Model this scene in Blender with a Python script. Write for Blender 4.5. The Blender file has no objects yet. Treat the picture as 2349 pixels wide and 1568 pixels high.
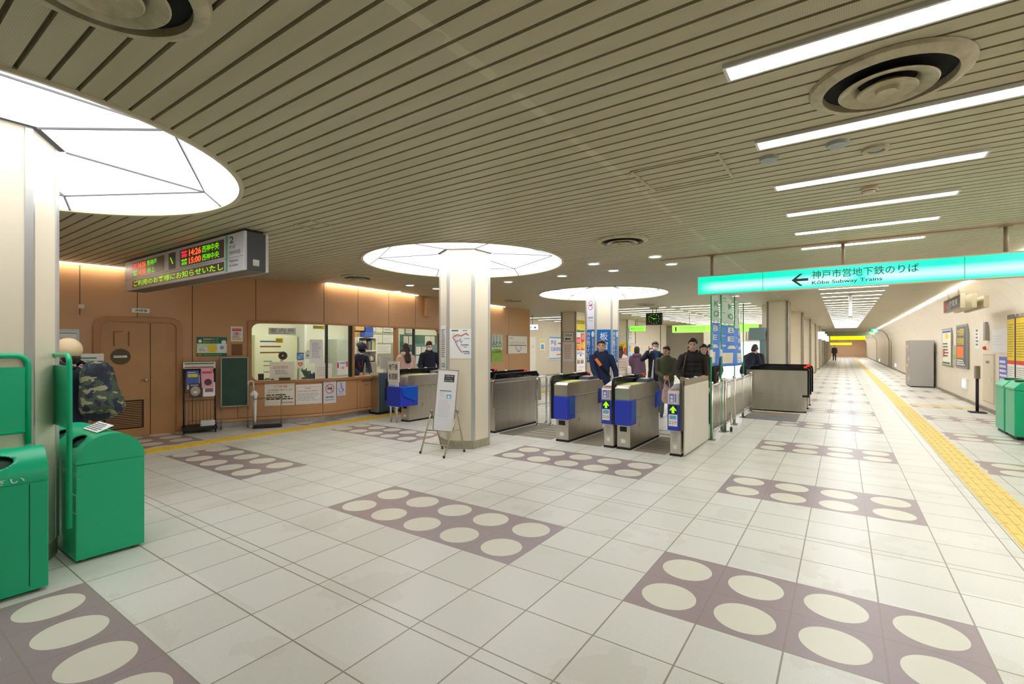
import bpy, bmesh, math, random
from mathutils import Vector, Matrix
random.seed(7)
PI = math.pi
C = bpy.context.scene.collection
SC = bpy.context.scene

# ------------------------------------------------------------------ camera, world, exposure
HCAM = 1.55
cam_d = bpy.data.cameras.new('camera'); cam = bpy.data.objects.new('camera', cam_d); C.objects.link(cam)
cam_d.sensor_width = 36; cam_d.lens = 16.846; cam_d.shift_y = 0.00464; cam_d.clip_start = 0.05; cam_d.clip_end = 300
cam.location = (0, 0, HCAM); cam.rotation_euler = (PI/2, 0, math.radians(34.6315))
SC.camera = cam
w = bpy.data.worlds.new('world'); SC.world = w; w.use_nodes = True
w.node_tree.nodes['Background'].inputs[0].default_value = (1, .97, .9, 1)
w.node_tree.nodes['Background'].inputs[1].default_value = 0.05
SC.view_settings.view_transform = 'Standard'; SC.view_settings.look = 'None'
SC.view_settings.gamma = 1; SC.view_settings.use_curve_mapping = False
SC.view_settings.exposure = EXPO = 1.1
LAMP = 13.0      # radiance of the fluorescent strips
DISC = 2.8       # radiance of the round luminous ceilings
HC = 2.88        # ceiling height

# ------------------------------------------------------------------ helpers
def lin(c):
    return tuple(((v/12.92) if v <= .04045 else ((v+.055)/1.055)**2.4) for v in c)
def hexc(h):
    return lin(tuple(int(h[i:i+2], 16)/255 for i in (0, 2, 4)))
MATS = {}
def mat(name, col='808080', rough=.5, metal=0., emit=0., noise=0., nscale=8., bump=0., bscale=60., spec=None, alpha=1., trans=0., aniso=None):
    if name in MATS: return MATS[name]
    m = bpy.data.materials.new(name); m.use_nodes = True
    nt = m.node_tree; b = nt.nodes['Principled BSDF']
    c = hexc(col)
    b.inputs['Base Color'].default_value = (*c, 1)
    b.inputs['Roughness'].default_value = rough; b.inputs['Metallic'].default_value = metal
    if spec is not None: b.inputs['Specular IOR Level'].default_value = spec
    if emit:
        b.inputs['Emission Color'].default_value = (*c, 1); b.inputs['Emission Strength'].default_value = emit if emit > 3 else emit*.55
    if noise:
        tc = nt.nodes.new('ShaderNodeTexCoord'); n = nt.nodes.new('ShaderNodeTexNoise'); n.inputs['Scale'].default_value = nscale
        n.inputs['Detail'].default_value = 4
        mp = nt.nodes.new('ShaderNodeMapping')
        if aniso: mp.inputs['Scale'].default_value = aniso
        mr = nt.nodes.new('ShaderNodeMapRange'); mr.inputs[1].default_value = .3; mr.inputs[2].default_value = .7
        mr.inputs[3].default_value = 1-noise; mr.inputs[4].default_value = 1+noise
        mx = nt.nodes.new('ShaderNodeVectorMath'); mx.operation = 'SCALE'; mx.inputs[0].default_value = c
        nt.links.new(tc.outputs['Object'], mp.inputs[0]); nt.links.new(mp.outputs[0], n.inputs['Vector'])
        nt.links.new(n.outputs[0], mr.inputs[0]); nt.links.new(mr.outputs[0], mx.inputs['Scale'])
        nt.links.new(mx.outputs[0], b.inputs['Base Color'])
    if bump:
        tc = nt.nodes.new('ShaderNodeTexCoord'); n = nt.nodes.new('ShaderNodeTexNoise'); n.inputs['Scale'].default_value = bscale
        bp = nt.nodes.new('ShaderNodeBump'); bp.inputs['Strength'].default_value = bump; bp.inputs['Distance'].default_value = .01
        nt.links.new(tc.outputs['Object'], n.inputs['Vector']); nt.links.new(n.outputs[0], bp.inputs['Height']); nt.links.new(bp.outputs[0], b.inputs['Normal'])
    if alpha < 1: b.inputs['Alpha'].default_value = alpha
    if trans: b.inputs['Transmission Weight'].default_value = trans
    MATS[name] = m; return m

class MB:
    def __init__(s): s.v = []; s.f = []; s.sm = False
    def add(s, vs, fs):
        n = len(s.v); s.v += [tuple(v) for v in vs]; s.f += [tuple(i+n for i in f) for f in fs]; return s
    def box(s, x0, x1, y0, y1, z0, z1):
        vs = [(x, y, z) for z in (z0, z1) for y in (y0, y1) for x in (x0, x1)]
        return s.add(vs, [(0, 2, 3, 1), (4, 5, 7, 6), (0, 1, 5, 4), (2, 6, 7, 3), (0, 4, 6, 2), (1, 3, 7, 5)])
    def obox(s, c, ax, ay, az, hx, hy, hz):
        c = Vector(c); ax, ay, az = Vector(ax)*hx, Vector(ay)*hy, Vector(az)*hz
        vs = [c+sx*ax+sy*ay+sz*az for sz in (-1, 1) for sy in (-1, 1) for sx in (-1, 1)]
        return s.add(vs, [(0, 2, 3, 1), (4, 5, 7, 6), (0, 1, 5, 4), (2, 6, 7, 3), (0, 4, 6, 2), (1, 3, 7, 5)])
    def tube(s, pts, r, n=10, cap=True, r2=None):
        pts = [Vector(p) for p in pts]; rings = []; prev = None
        for i, p in enumerate(pts):
            d = (pts[min(i+1, len(pts)-1)]-pts[max(i-1, 0)]).normalized()
            a = Vector((0, 0, 1)) if abs(d.z) < .9 else Vector((1, 0, 0))
            if prev is not None: a = prev
            u = d.cross(a).normalized(); v = u.cross(d).normalized(); prev = v
            rr = r if r2 is None else r+(r2-r)*i/(len(pts)-1)
            rings.append([p+rr*(math.cos(2*PI*k/n)*u+math.sin(2*PI*k/n)*v) for k in range(n)])
        vs = [q for R in rings for q in R]; fs = []
        for i in range(len(rings)-1):
            for k in range(n):
                k2 = (k+1) % n; fs.append((i*n+k, i*n+k2, (i+1)*n+k2, (i+1)*n+k))
        if cap: fs.append(tuple(range(n))[::-1]); fs.append(tuple((len(rings)-1)*n+k for k in range(n)))
        return s.add(vs, fs)
    def lathe(s, prof, c=(0, 0, 0), n=24, a0=0.):
        vs = []; fs = []; m = len(prof)
        for k in range(n):
            a = a0+2*PI*k/n
            for r, z in prof: vs.append((c[0]+r*math.cos(a), c[1]+r*math.sin(a), c[2]+z))
        for k in range(n):
            for j in range(m-1):
                k2 = (k+1) % n; fs.append((k*m+j, k2*m+j, k2*m+j+1, k*m+j+1))
        return s.add(vs, fs)
    def prism(s, poly, z0, z1):
        n = len(poly); vs = [(x, y, z0) for x, y in poly]+[(x, y, z1) for x, y in poly]
        return s.add(vs, [tuple(range(n))[::-1], tuple(range(n, 2*n))]+[(i, (i+1) % n, n+(i+1) % n, n+i) for i in range(n)])
    def prismf(s, poly, fn, t0, t1):      # fn(a, b, t) -> point
        n = len(poly); vs = [fn(a, b, t0) for a, b in poly]+[fn(a, b, t1) for a, b in poly]
        return s.add(vs, [tuple(range(n))[::-1], tuple(range(n, 2*n))]+[(i, (i+1) % n, n+(i+1) % n, n+i) for i in range(n)])
    def ball(s, c, r, n=12, m=8, sc=(1, 1, 1)):
        vs = []; fs = []
        for j in range(1, m):
            t = PI*j/m
            for k in range(n):
                p = 2*PI*k/n; vs.append((c[0]+r*sc[0]*math.sin(t)*math.cos(p), c[1]+r*sc[1]*math.sin(t)*math.sin(p), c[2]+r*sc[2]*math.cos(t)))
        for j in range(m-2):
            for k in range(n): fs.append((j*n+k, (j+1)*n+k, (j+1)*n+(k+1) % n, j*n+(k+1) % n))
        t = len(vs); vs += [(c[0], c[1], c[2]+r*sc[2]), (c[0], c[1], c[2]-r*sc[2])]
        for k in range(n): fs.append((t, k, (k+1) % n)); fs.append((t+1, (m-2)*n+(k+1) % n, (m-2)*n+k))
        return s.add(vs, fs)
    def mesh(s, name, mt, smooth=False, origin=(0, 0, 0)):
        me = bpy.data.meshes.new(name); ox, oy, oz = origin
        me.from_pydata([(x-ox, y-oy, z-oz) for x, y, z in s.v], [], s.f); me.validate()
        if mt: me.materials.append(mt)
        if smooth: me.polygons.foreach_set('use_smooth', [True]*len(me.polygons))
        return me

WMX = {}
def wm(o): return WMX.get(o.name, Matrix.Identity(4))
def attach(o, parent):
    o.parent = parent; o.matrix_parent_inverse = wm(parent).inverted()
def build(mb, name, mt, parent=None, smooth=False, bevel=0., auto=None, label=None):
    """one mesh object in world coordinates; top-level objects get their origin at their base"""
    xs = [v[0] for v in mb.v]; ys = [v[1] for v in mb.v]; zs = [v[2] for v in mb.v]
    org = (0, 0, 0)
    if parent is None: org = ((min(xs)+max(xs))/2, (min(ys)+max(ys))/2, min(zs))
    me = mb.mesh(name, mt, smooth or auto is not None, org)
    bm = bmesh.new(); bm.from_mesh(me); bmesh.ops.recalc_face_normals(bm, faces=bm.faces); bm.to_mesh(me); bm.free()
    o = bpy.data.objects.new(name, me); C.objects.link(o); o.location = org
    if parent is not None: attach(o, parent)
    else: WMX[o.name] = Matrix.Translation(org)
    if auto is not None:
        try: me.set_sharp_from_angle(angle=math.radians(auto))
        except Exception: pass
    if bevel:
        b = o.modifiers.new('bevel', 'BEVEL'); b.width = bevel; b.segments = 2; b.limit_method = 'ANGLE'; b.angle_limit = math.radians(40)
    if label: o['label'] = label
    return o
def tag(o, label, cat, group=None):
    o['label'] = label; o['category'] = cat
    if group: o['group'] = group
    return o
def struct(mb, name, mt, parent=None, **k):
    o = build(mb, name, mt, parent, **k)
    if parent is None: o['kind'] = 'structure'
    return o
def thing(name, label, cat, loc=(0, 0, 0), rotz=0., group=None):
    o = bpy.data.objects.new(name, None); C.objects.link(o); o.empty_display_size = .1
    o.location = loc; o.rotation_euler = (0, 0, rotz)
    WMX[o.name] = Matrix.Translation(loc) @ Matrix.Rotation(rotz, 4, 'Z')
    return tag(o, label, cat, group)
def local(o, mbs):     # turn points given in a thing's own coordinates into world ones
    M = wm(o)
    for mb in mbs: mb.v = [tuple(M @ Vector(v)) for v in mb.v]
def dup(root, loc, rotz=0., label=None, group=None):
    r = root.copy(); C.objects.link(r); r.location = loc; r.rotation_euler = (0, 0, rotz)
    if label: r['label'] = label
    if group: r['group'] = group
    for ch in list(root.children):
        mi = ch.matrix_parent_inverse.copy(); c = ch.copy(); C.objects.link(c); c.parent = r; c.matrix_parent_inverse = mi
        for g in list(ch.children):
            mi = g.matrix_parent_inverse.copy(); d = g.copy(); C.objects.link(d); d.parent = c; d.matrix_parent_inverse = mi
    return r

GLY = {}
def glyphs(s, bold=0.):
    if any(ord(ch) > 0x2e80 for ch in s): bold = min(bold, .007)
    k = (s, bold)
    if k in GLY: return GLY[k]
    c = bpy.data.curves.new('lettering', 'FONT'); c.body = s; c.offset = bold; c.resolution_u = 2
    o = bpy.data.objects.new('lettering', c); me = bpy.data.meshes.new_from_object(o)
    vs = [(v.co.x, v.co.y) for v in me.vertices]; fs = [tuple(p.vertices) for p in me.polygons]
    bpy.data.objects.remove(o); bpy.data.meshes.remove(me); bpy.data.curves.remove(c)
    if not vs: vs = [(0, 0)]; fs = []
    x0 = min(v[0] for v in vs); x1 = max(v[0] for v in vs); y0 = min(v[1] for v in vs); y1 = max(v[1] for v in vs)
    GLY[k] = (vs, fs, x0, x1, y0, y1); return GLY[k]

class Panel:
    """flat printing on a surface: O lower-left corner, r to the viewer's right, n towards the viewer"""
    def __init__(s, O, r, n, parent, up=(0, 0, 1), eps=.0012):
        s.O = Vector(O); s.r = Vector(r).normalized(); s.n = Vector(n).normalized(); s.u = Vector(up).normalized(); s.p = parent; s.m = {}; s.eps = eps
    def P(s, x, z, l): return s.O+s.r*x+s.u*z+s.n*(s.eps*l)
    def key(s, m, name):
        k = (name, m.name)
        if k not in s.m: s.m[k] = (MB(), m)
        return s.m[k][0]
    def poly(s, pts, m, l=1, name='print'):
        s.key(m, name).add([s.P(x, z, l) for x, z in pts], [tuple(range(len(pts)))])
    def rect(s, x, z, w, h, m, l=1, name='print'): s.poly([(x, z), (x+w, z), (x+w, z+h), (x, z+h)], m, l, name)
    def disc(s, x, z, r, m, l=1, rz=None, name='print', n=28):
        rz = rz or r; s.poly([(x+r*math.cos(2*PI*k/n), z+rz*math.sin(2*PI*k/n)) for k in range(n)], m, l, name)
    def ring(s, x, z, r, t, m, l=1, a0=0., a1=2*PI, name='print', n=28):
        mb = s.key(m, name); vs = []; fs = []
        for k in range(n+1):
            a = a0+(a1-a0)*k/n
            vs += [s.P(x+r*math.cos(a), z+r*math.sin(a), l), s.P(x+(r-t)*math.cos(a), z+(r-t)*math.sin(a), l)]
        for k in range(n): fs.append((2*k, 2*k+1, 2*k+3, 2*k+2))
        mb.add(vs, fs)
    def line(s, a, b, t, m, l=1, name='print'):
        d = Vector((b[0]-a[0], b[1]-a[1])); d.normalize(); q = Vector((-d.y, d.x))*t/2
        s.poly([(a[0]+q.x, a[1]+q.y), (b[0]+q.x, b[1]+q.y), (b[0]-q.x, b[1]-q.y), (a[0]-q.x, a[1]-q.y)], m, l, name)
    def text(s, t, x, z, w, h, m, l=2, bold=0., name='lettering'):
        vs, fs, x0, x1, y0, y1 = glyphs(t, bold); sx = w/max(x1-x0, 1e-6); sz = h/max(y1-y0, 1e-6)
        s.key(m, name).add([s.P(x+(vx-x0)*sx, z+(vy-y0)*sz, l) for vx, vy in vs], fs)
    def vtext(s, t, x, z, w, h, m, l=2, bold=0.):      # vertical writing, z is the bottom
        n = len(t); ch = h/n
        for i, c in enumerate(t):
            cw = w; hh = ch*.86
            if c == 'ー': s.rect(x+w*.42, z+h-ch*(i+1)+ch*.07, w*.16, hh, m, l, 'lettering'); continue
            s.text(c, x, z+h-ch*(i+1)+ch*.07, cw, hh, m, l, bold)
    def lines(s, x, z, w, h, n, m, l=2, fill=.45, seed=1):   # fine print too small to read
        R = random.Random(seed*97+n); mb = s.key(m, 'fine_print'); dz = h/n
        for i in range(n):
            zz = z+h-dz*(i+.5); xx = x; end = x+w*R.uniform(.7, 1)
            while xx < end:
                ww = min(R.uniform(.08, .25)*w, end-xx); t = dz*fill/2
                mb.add([s.P(xx, zz-t, l), s.P(xx+ww, zz-t, l), s.P(xx+ww, zz+t, l), s.P(xx, zz+t, l)], [(0, 1, 2, 3)]); xx += ww+.03*w
    def done(s):
        for (nm, _), (mb, m) in s.m.items():
            if mb.f:
                me = mb.mesh(nm, m); o = bpy.data.objects.new(nm, me); C.objects.link(o); attach(o, s.p)
def sheet(name, label, cat, O, r, n, w, h, m, th=.005, group=None, up=(0, 0, 1), parent=None, bevel=0.):
    """a flat board; O lower-left corner of its front face. returns (object, Panel)"""
    O = Vector(O); r = Vector(r).normalized(); n = Vector(n).normalized(); u = Vector(up).normalized()
    mb = MB().obox(O+r*w/2+u*h/2-n*th/2, r, n, u, w/2, th/2, h/2)
    o = build(mb, name, m, parent, bevel=bevel)
    if parent is None: tag(o, label, cat, group)
    return o, Panel(O, r, n, o, up)

# ------------------------------------------------------------------ materials
STEEL = mat('brushed_steel', 'cac3b7', .30, 1., noise=.05, nscale=2, aniso=(6, 6, 1))
STRIP = mat('satin_column_strip', 'c9c8c6', .35, .55)
STEELD = mat('dull_steel', '9a968c', .42, .9, noise=.1, nscale=5)
STEELB = mat('beige_steel', 'd0cabb', .4, .35, noise=.04, nscale=2)
CHROME = mat('polished_steel', 'd8d8d6', .15, 1.)
GALV = mat('galvanised_rail', 'c4c0b4', .32, .9)
BLACK = mat('gloss_black', '141416', .12)
BLK = mat('matt_black', '1b1b1d', .6)
RUB = mat('black_rubber', '232325', .8)
BLUE = mat('royal_blue_plastic', '2b3fc0', .35)
BLUE2 = mat('mid_blue_plastic', '2458b4', .4)
BLUE3 = mat('bright_blue_plastic', '0a55c8', .35)
WHITE = mat('white_paint', 'eeeeec', .5)
PAPER = mat('white_paper', 'f0efeb', .7)
PAPER2 = mat('cream_paper', 'efe9da', .7)
GREYP = mat('pale_grey_paper', 'd6d9e4', .6)
INK = mat('black_ink', '222226', .6)
INKG = mat('grey_ink', '77797f', .7)
INKR = mat('red_ink', 'cc3a34', .6)
INKB = mat('blue_ink', '2a49b8', .6)
INKGR = mat('green_ink', '2c7a55', .6)
YEL = mat('yellow_print', 'f2d21c', .55)
ORG = mat('orange_print', 'ee7a2a', .55)
RED = mat('red_print', 'e0302c', .5)
PINK = mat('pink_print', 'e59aa5', .6)
SKYB = mat('sky_blue_print', '6fb0dd', .6)
GRNP = mat('leaf_green_print', '8fb63e', .6)
CREAMC = mat('cream_column', 'e6dcc6', .38, noise=.03, nscale=1.2)
CREAMW = mat('cream_wall', 'e3d8c4', .42, noise=.03, nscale=.9)
STONE = mat('grey_stone', 'a9a18b', .6, noise=.15, nscale=14)
WOOD = mat('tan_panel', 'c39468', .36, noise=.05, nscale=1.4)
WOODD = mat('tan_panel_trim', 'b07e50', .4, noise=.06, nscale=3)
SEAM = mat('dark_seam', '4b3a28', .7)
GREEN = mat('green_bin_enamel', '00b480', .32, noise=.03, nscale=2)
GREEND = mat('dark_green_hollow', '06402c', .6)
YTILEP = mat('pale_yellow_tactile_tile', 'ead078', .6, noise=.06, nscale=20)
YTILE = mat('yellow_tactile_tile', 'e9c53a', .6, noise=.06, nscale=20, bump=.0)
SLAT = None
# ------------------------------------------------------------------ node helper and surface materials
class NT:
    def __init__(s, name):
        s.m = bpy.data.materials.new(name); s.m.use_nodes = True; s.t = s.m.node_tree; s.b = s.t.nodes['Principled BSDF']; MATS[name] = s.m
        g = s.t.nodes.new('ShaderNodeNewGeometry'); sp = s.t.nodes.new('ShaderNodeSeparateXYZ'); s.t.links.new(g.outputs['Position'], sp.inputs[0])
        s.x, s.y, s.z = sp.outputs; s.pos = g.outputs['Position']
    def M(s, op, a, b=None, c=None):
        n = s.t.nodes.new('ShaderNodeMath'); n.operation = op
        for i, v in enumerate((a, b, c)):
            if v is None: continue
            if isinstance(v, (int, float)): n.inputs[i].default_value = v
            else: s.t.links.new(v, n.inputs[i])
        return n.outputs[0]
    def between(s, v, a, b): return s.M('MULTIPLY', s.M('GREATER_THAN', v, a), s.M('LESS_THAN', v, b))
    def mix(s, f, a, b):
        n = s.t.nodes.new('ShaderNodeMix'); n.data_type = 'RGBA'
        for i, v in ((0, f), (6, a), (7, b)):
            if isinstance(v, (int, float)): n.inputs[i].default_value = v
            elif isinstance(v, tuple): n.inputs[i].default_value = (*v, 1)
            else: s.t.links.new(v, n.inputs[i])
        return n.outputs[2]
    def noise(s, scale, detail=3, vec=None):
        n = s.t.nodes.new('ShaderNodeTexNoise'); n.inputs['Scale'].default_value = scale; n.inputs['Detail'].default_value = detail
        s.t.links.new(vec or s.pos, n.inputs['Vector']); return n.outputs[0]
    def stretch(s, sc):
        n = s.t.nodes.new('ShaderNodeVectorMath'); n.operation = 'MULTIPLY'; s.t.links.new(s.pos, n.inputs[0]); n.inputs[1].default_value = sc; return n.outputs[0]
    def out(s, v, k='Base Color'): s.t.links.new(v, s.b.inputs[k])

TT = 0.42789; X0 = 4.1019; Y0 = 2.7937        # tile pitch and the grid's origin
def floor_mat():
    n = NT('terrazzo_floor')
    u = n.M('DIVIDE', n.M('ADD', n.x, X0), TT); v = n.M('DIVIDE', n.M('SUBTRACT', n.y, Y0), TT)
    u2 = n.M('SUBTRACT', u, n.M('MULTIPLY', n.M('GREATER_THAN', u, 12.1), .2))
    u2 = n.M('ADD', u2, n.M('MULTIPLY', n.M('LESS_THAN', u, -1.95), .1))
    wv = n.M('FLOORED_MODULO', v, 6.2) if False else n.M('SUBTRACT', v, n.M('MULTIPLY', n.M('FLOOR', n.M('DIVIDE', v, 6.2)), 6.2))
    w2 = n.M('SUBTRACT', wv, n.M('MULTIPLY', n.M('GREATER_THAN', wv, 4.1), .2))
    def dist(a): return n.M('ABSOLUTE', n.M('SUBTRACT', n.M('FRACT', n.M('ADD', a, .5)), .5))
    line = n.M('MAXIMUM', n.M('LESS_THAN', dist(u2), .0105), n.M('LESS_THAN', dist(w2), .0105))
    inu = None
    for a, b in ((0, 5), (7, 11), (-8.9, -3.9), (-15.8, -10.8), (13.02, 17.02)):
        t = n.between(u, a, b); inu = t if inu is None else n.M('MAXIMUM', inu, t)
    pan = n.M('MULTIPLY', inu, n.M('LESS_THAN', wv, 2.0))
    cu = n.M('SUBTRACT', n.M('FRACT', u2), .5); cv = n.M('SUBTRACT', n.M('FRACT', w2), .5)
    rr = n.M('SQRT', n.M('ADD', n.M('MULTIPLY', cu, cu), n.M('MULTIPLY', cv, cv)))
    circ = n.M('LESS_THAN', rr, .375)
    tile_id = n.noise(.9, 1); sp = n.noise(260, 2); st = n.noise(1.7, 5)
    wn = n.t.nodes.new('ShaderNodeTexWhiteNoise'); wn.noise_dimensions = '2D'
    cb = n.t.nodes.new('ShaderNodeCombineXYZ'); n.t.links.new(n.M('FLOOR', u2), cb.inputs[0]); n.t.links.new(n.M('FLOOR', n.M('DIVIDE', v, 1.0333)), cb.inputs[1]); n.t.links.new(cb.outputs[0], wn.inputs['Vector'])
    base = n.mix(n.M('MULTIPLY', wn.outputs[0], .8), hexc('e0e0d7'), hexc('d5d5ca'))
    base = n.mix(n.M('MULTIPLY', n.M('GREATER_THAN', sp, .6), .28), base, hexc('8f8a7c'))
    base = n.mix(n.M('MULTIPLY', n.M('GREATER_THAN', st, .58), .14), base, hexc('b5ab94'))
    dark = n.mix(n.M('MULTIPLY', n.M('GREATER_THAN', sp, .58), .35), hexc('9c8b8c'), hexc('bdb0ab'))
    spot = n.mix(n.M('MULTIPLY', n.M('GREATER_THAN', sp, .62), .15), hexc('dedbc9'), hexc('aaa793'))
    col = n.mix(pan, base, n.mix(circ, dark, spot))
    notc = n.M('SUBTRACT', 1., n.M('MULTIPLY', pan, circ))
    col = n.mix(n.M('MULTIPLY', n.M('MULTIPLY', line, notc), n.M('SUBTRACT', .85, n.M('MULTIPLY', pan, .45))), col, hexc('857c6c'))
    n.out(col); n.b.inputs['Roughness'].default_value = .33; n.b.inputs['Specular IOR Level'].default_value = .45
    r = n.M('ADD', .27, n.M('MULTIPLY', n.noise(3, 4), .16)); n.out(r, 'Roughness')
    return n.m
def wall_mat(name, col, pitch, off=0., dark='b3a68e'):
    n = NT(name); f = n.M('FRACT', n.M('DIVIDE', n.M('ADD', n.y, off), pitch))
    l = n.M('LESS_THAN', f, .012/pitch)
    b = n.mix(n.M('MULTIPLY', n.noise(.7, 3), .35), hexc(col), hexc('cfc3ab'))
    st = n.noise(5, 4, n.stretch((1, 6, .5)))
    b = n.mix(n.M('MULTIPLY', n.M('GREATER_THAN', st, .6), .06), b, hexc('a99a80'))
    n.out(n.mix(n.M('MULTIPLY', l, .7), b, hexc(dark))); n.b.inputs['Roughness'].default_value = .4
    return n.m
def slat_mat():
    n = NT('ribbed_ceiling_slat')
    fx = n.M('FRACT', n.M('MULTIPLY', n.x, 125.)); fy = n.M('FRACT', n.M('MULTIPLY', n.y, 125.))
    d = n.M('ADD', n.M('POWER', n.M('SUBTRACT', fx, .5), 2.), n.M('POWER', n.M('SUBTRACT', fy, .5), 2.))
    hole = n.M('LESS_THAN', d, .06)
    st = n.noise(2.2, 5, n.stretch((.5, 6, 1)))
    b = n.mix(n.M('MULTIPLY', st, .9), hexc('c4bb9e'), hexc('aca182'))
    patch = n.noise(.5, 4)
    b = n.mix(n.M('MULTIPLY', n.M('GREATER_THAN', patch, .52), .10), b, hexc('cfc6a5'))
    jt = n.M('MULTIPLY', n.M('LESS_THAN', n.M('ABSOLUTE', n.M('ADD', n.x, 1.42)), .03), n.M('GREATER_THAN', n.noise(2.1, 2), .47))
    b = n.mix(n.M('MULTIPLY', jt, .45), b, hexc('d8cfb2'))
    n.out(n.mix(n.M('MULTIPLY', hole, .35), b, hexc('4c4636'))); n.b.inputs['Roughness'].default_value = .5; n.b.inputs['Metallic'].default_value = .0
    return n.m
FLOORM = floor_mat(); WALLM = wall_mat('cream_wall_panels', 'eee5d6', .92, .2); SLATM = slat_mat()
WALLL = wall_mat('cream_wall_panels_wide', 'e6dbc4', 1.9, .6)
GAP = mat('ceiling_gap', '6a6149', .8)
EM = mat('lit_fluorescent_diffuser', 'fbfbff', .5, emit=LAMP)
EMD = mat('lit_round_ceiling_panel', 'fdfcff', .5, emit=DISC)
EMC = mat('lit_cove_strip', 'fff0dc', .5, emit=9)
EMW = mat('lit_cove_white', 'ffffff', .5, emit=14)

# ------------------------------------------------------------------ floor, ceiling, walls
struct(MB().box(-16, 3.2, -5, 92, -.1, 0), 'floor', FLOORM)
DISCS = [(-4.86, .62, 1.57), (-4.95, 5.84, 1.56), (-5.0, 11.25, 1.6)]
def cut(ya, yb, xa, xb):
    segs = [[xa, xa, xb, xb]]
    for cx, cy, r in DISCS:
        if abs(ya-cy) < r and abs(yb-cy) < r:
            ha = math.sqrt(r*r-(ya-cy)**2); hb = math.sqrt(r*r-(yb-cy)**2); out = []
            for a0, b0, a1, b1 in segs: out += [[a0, b0, cx-ha, cx-hb], [cx+ha, cx+hb, a1, b1]]
            segs = out
    return segs
PITCH = .1156; sl = MB(); gp = MB()
y = -4.0+.035
XR = 2.12
while y < 90:
    near = any(abs(y-cy) < r+.2 for cx, cy, r in DISCS); a, b = y, y+.096
    xl = -16 if y > 15 else -11.5
    for (p, q, z, mbb) in ((a, b, HC, sl), (b, y+PITCH, HC+.022, gp)):
        ns = 4 if near else 1
        for k in range(ns):
            ya = p+(q-p)*k/ns; yb = p+(q-p)*(k+1)/ns
            for x0a, x0b, x1a, x1b in cut(ya, yb, xl, XR):
                mbb.add([(x0a, ya, z), (x1a, ya, z), (x1b, yb, z), (x0b, yb, z)], [(0, 1, 2, 3)])
    for yy in (a, b):
        for x0a, _, x1a, _ in cut(yy, yy, xl, XR):
            sl.add([(x0a, yy, HC), (x1a, yy, HC), (x1a, yy, HC+.022), (x0a, yy, HC+.022)], [(0, 1, 2, 3)])
    y += PITCH
ceil = struct(sl, 'ceiling', SLATM); g = struct(gp, 'ceiling_gap', GAP, ceil)
# right wall with its cove, from behind the camera to the far end
prof = [(2.9, 0), (2.9, 1.9)]+[(2.12+.78*math.cos(t*PI/20), 1.9+.97*math.sin(t*PI/20)) for t in range(1, 11)]
def extr(prof, y0, y1, ny=1):
    mb = MB(); m = len(prof)
    for k in range(ny+1):
        yy = y0+(y1-y0)*k/ny
        mb.v += [(x, yy, z) for x, z in prof]
    for k in range(ny):
        for j in range(m-1): mb.f.append((k*m+j, k*m+j+1, (k+1)*m+j+1, (k+1)*m+j))
    return mb
wr = struct(extr(prof, -5, 92), 'wall_right', WALLM, auto=60)
struct(MB().box(2.86, 2.9, -5, 91, 0, .07), 'baseboard_right', mat('worn_grey_skirting', '8f8775', .6, noise=.3, nscale=6))
tr = struct(extr([(x-.012, z-.004) for x, z in prof], 46, 46.9), 'trim_1', mat('brown_arch_band', 'a08d6c', .5))
tr = struct(extr([(x-.012, z-.004) for x, z in prof], 62, 63.2), 'trim_2', MATS['brown_arch_band'])
struct(MB().box(2.07, 2.13, 2, 88, 2.855, 2.885), 'trim_3', EMW)          # lit strip along the cove
prof2 = [(-13-(x-2.9), z) for x, z in prof]
struct(extr([(-13, 0), (-13, 1.9)]+[(-12.4-.6*math.cos(t*PI/20), 1.9+.97*math.sin(t*PI/20)) for t in range(1, 11)], 15.2, 40), 'wall_left_far', WALLL, auto=60)
struct(MB().box(-13, -12.97, 15.2, 40, 0, .07), 'baseboard_left_far', STONE)
struct(MB().box(-13, -1.9, 33.5, 33.7, 0, HC), 'wall_platform', CREAMW)
struct(MB().box(-9.2, -9.0, 23.6, 28.6, 0, HC), 'wall_stair', CREAMW)
struct(MB().box(-2.1, -1.9, 16.9, 91, 0, HC), 'wall_corridor_left', WALLL)
struct(MB().box(-2, 3, 91, 91.2, 0, HC), 'wall_end', mat('peach_wall', 'f6cba2', .5))
struct(MB().box(-11.6, 3, -5.2, -5, 0, 3.4), 'wall_behind', CREAMW)
struct(MB().box(-11.6, -11.4, -5, 3.9, 0, 3.4), 'wall_left_behind', WOOD)

# ------------------------------------------------------------------ the office wall on the left
WP = [(-10.3, .8), (-10.15, 2.4), (-10.02, 3.6), (-9.78, 4.3), (-9.45, 5.0), (-9.1, 5.6), (-8.93, 6.15), (-8.97, 6.9), (-9.05, 7.9), (-9.2, 9.8), (-9.32, 12.3), (-9.55, 15.0)]
def smoothp(P, n=8):
    P = [Vector(p) for p in P]; out = []
    for i in range(len(P)-1):
        p0 = P[max(i-1, 0)]; p1 = P[i]; p2 = P[i+1]; p3 = P[min(i+2, len(P)-1)]
        for k in range(n):
            t = k/n; out.append(.5*((2*p1)+(-p0+p2)*t+(2*p0-5*p1+4*p2-p3)*t*t+(-p0+3*p1-3*p2+p3)*t**3))
    return out+[P[-1]]
WS = smoothp(WP); SS = [0]
for i in range(1, len(WS)): SS.append(SS[-1]+(WS[i]-WS[i-1]).length)
STOT = SS[-1]
def wpt(s):
    s = min(max(s, 0), STOT-1e-4)
    i = max(k for k in range(len(SS)-1) if SS[k] <= s)
    t = (WS[i+1]-WS[i]); u = (s-SS[i])/(SS[i+1]-SS[i]); p = WS[i]+t*u
    a = (WS[min(i+2, len(WS)-1)]-WS[max(i-1, 0)]).normalized()
    return p, a, Vector((a.y, -a.x))
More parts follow.
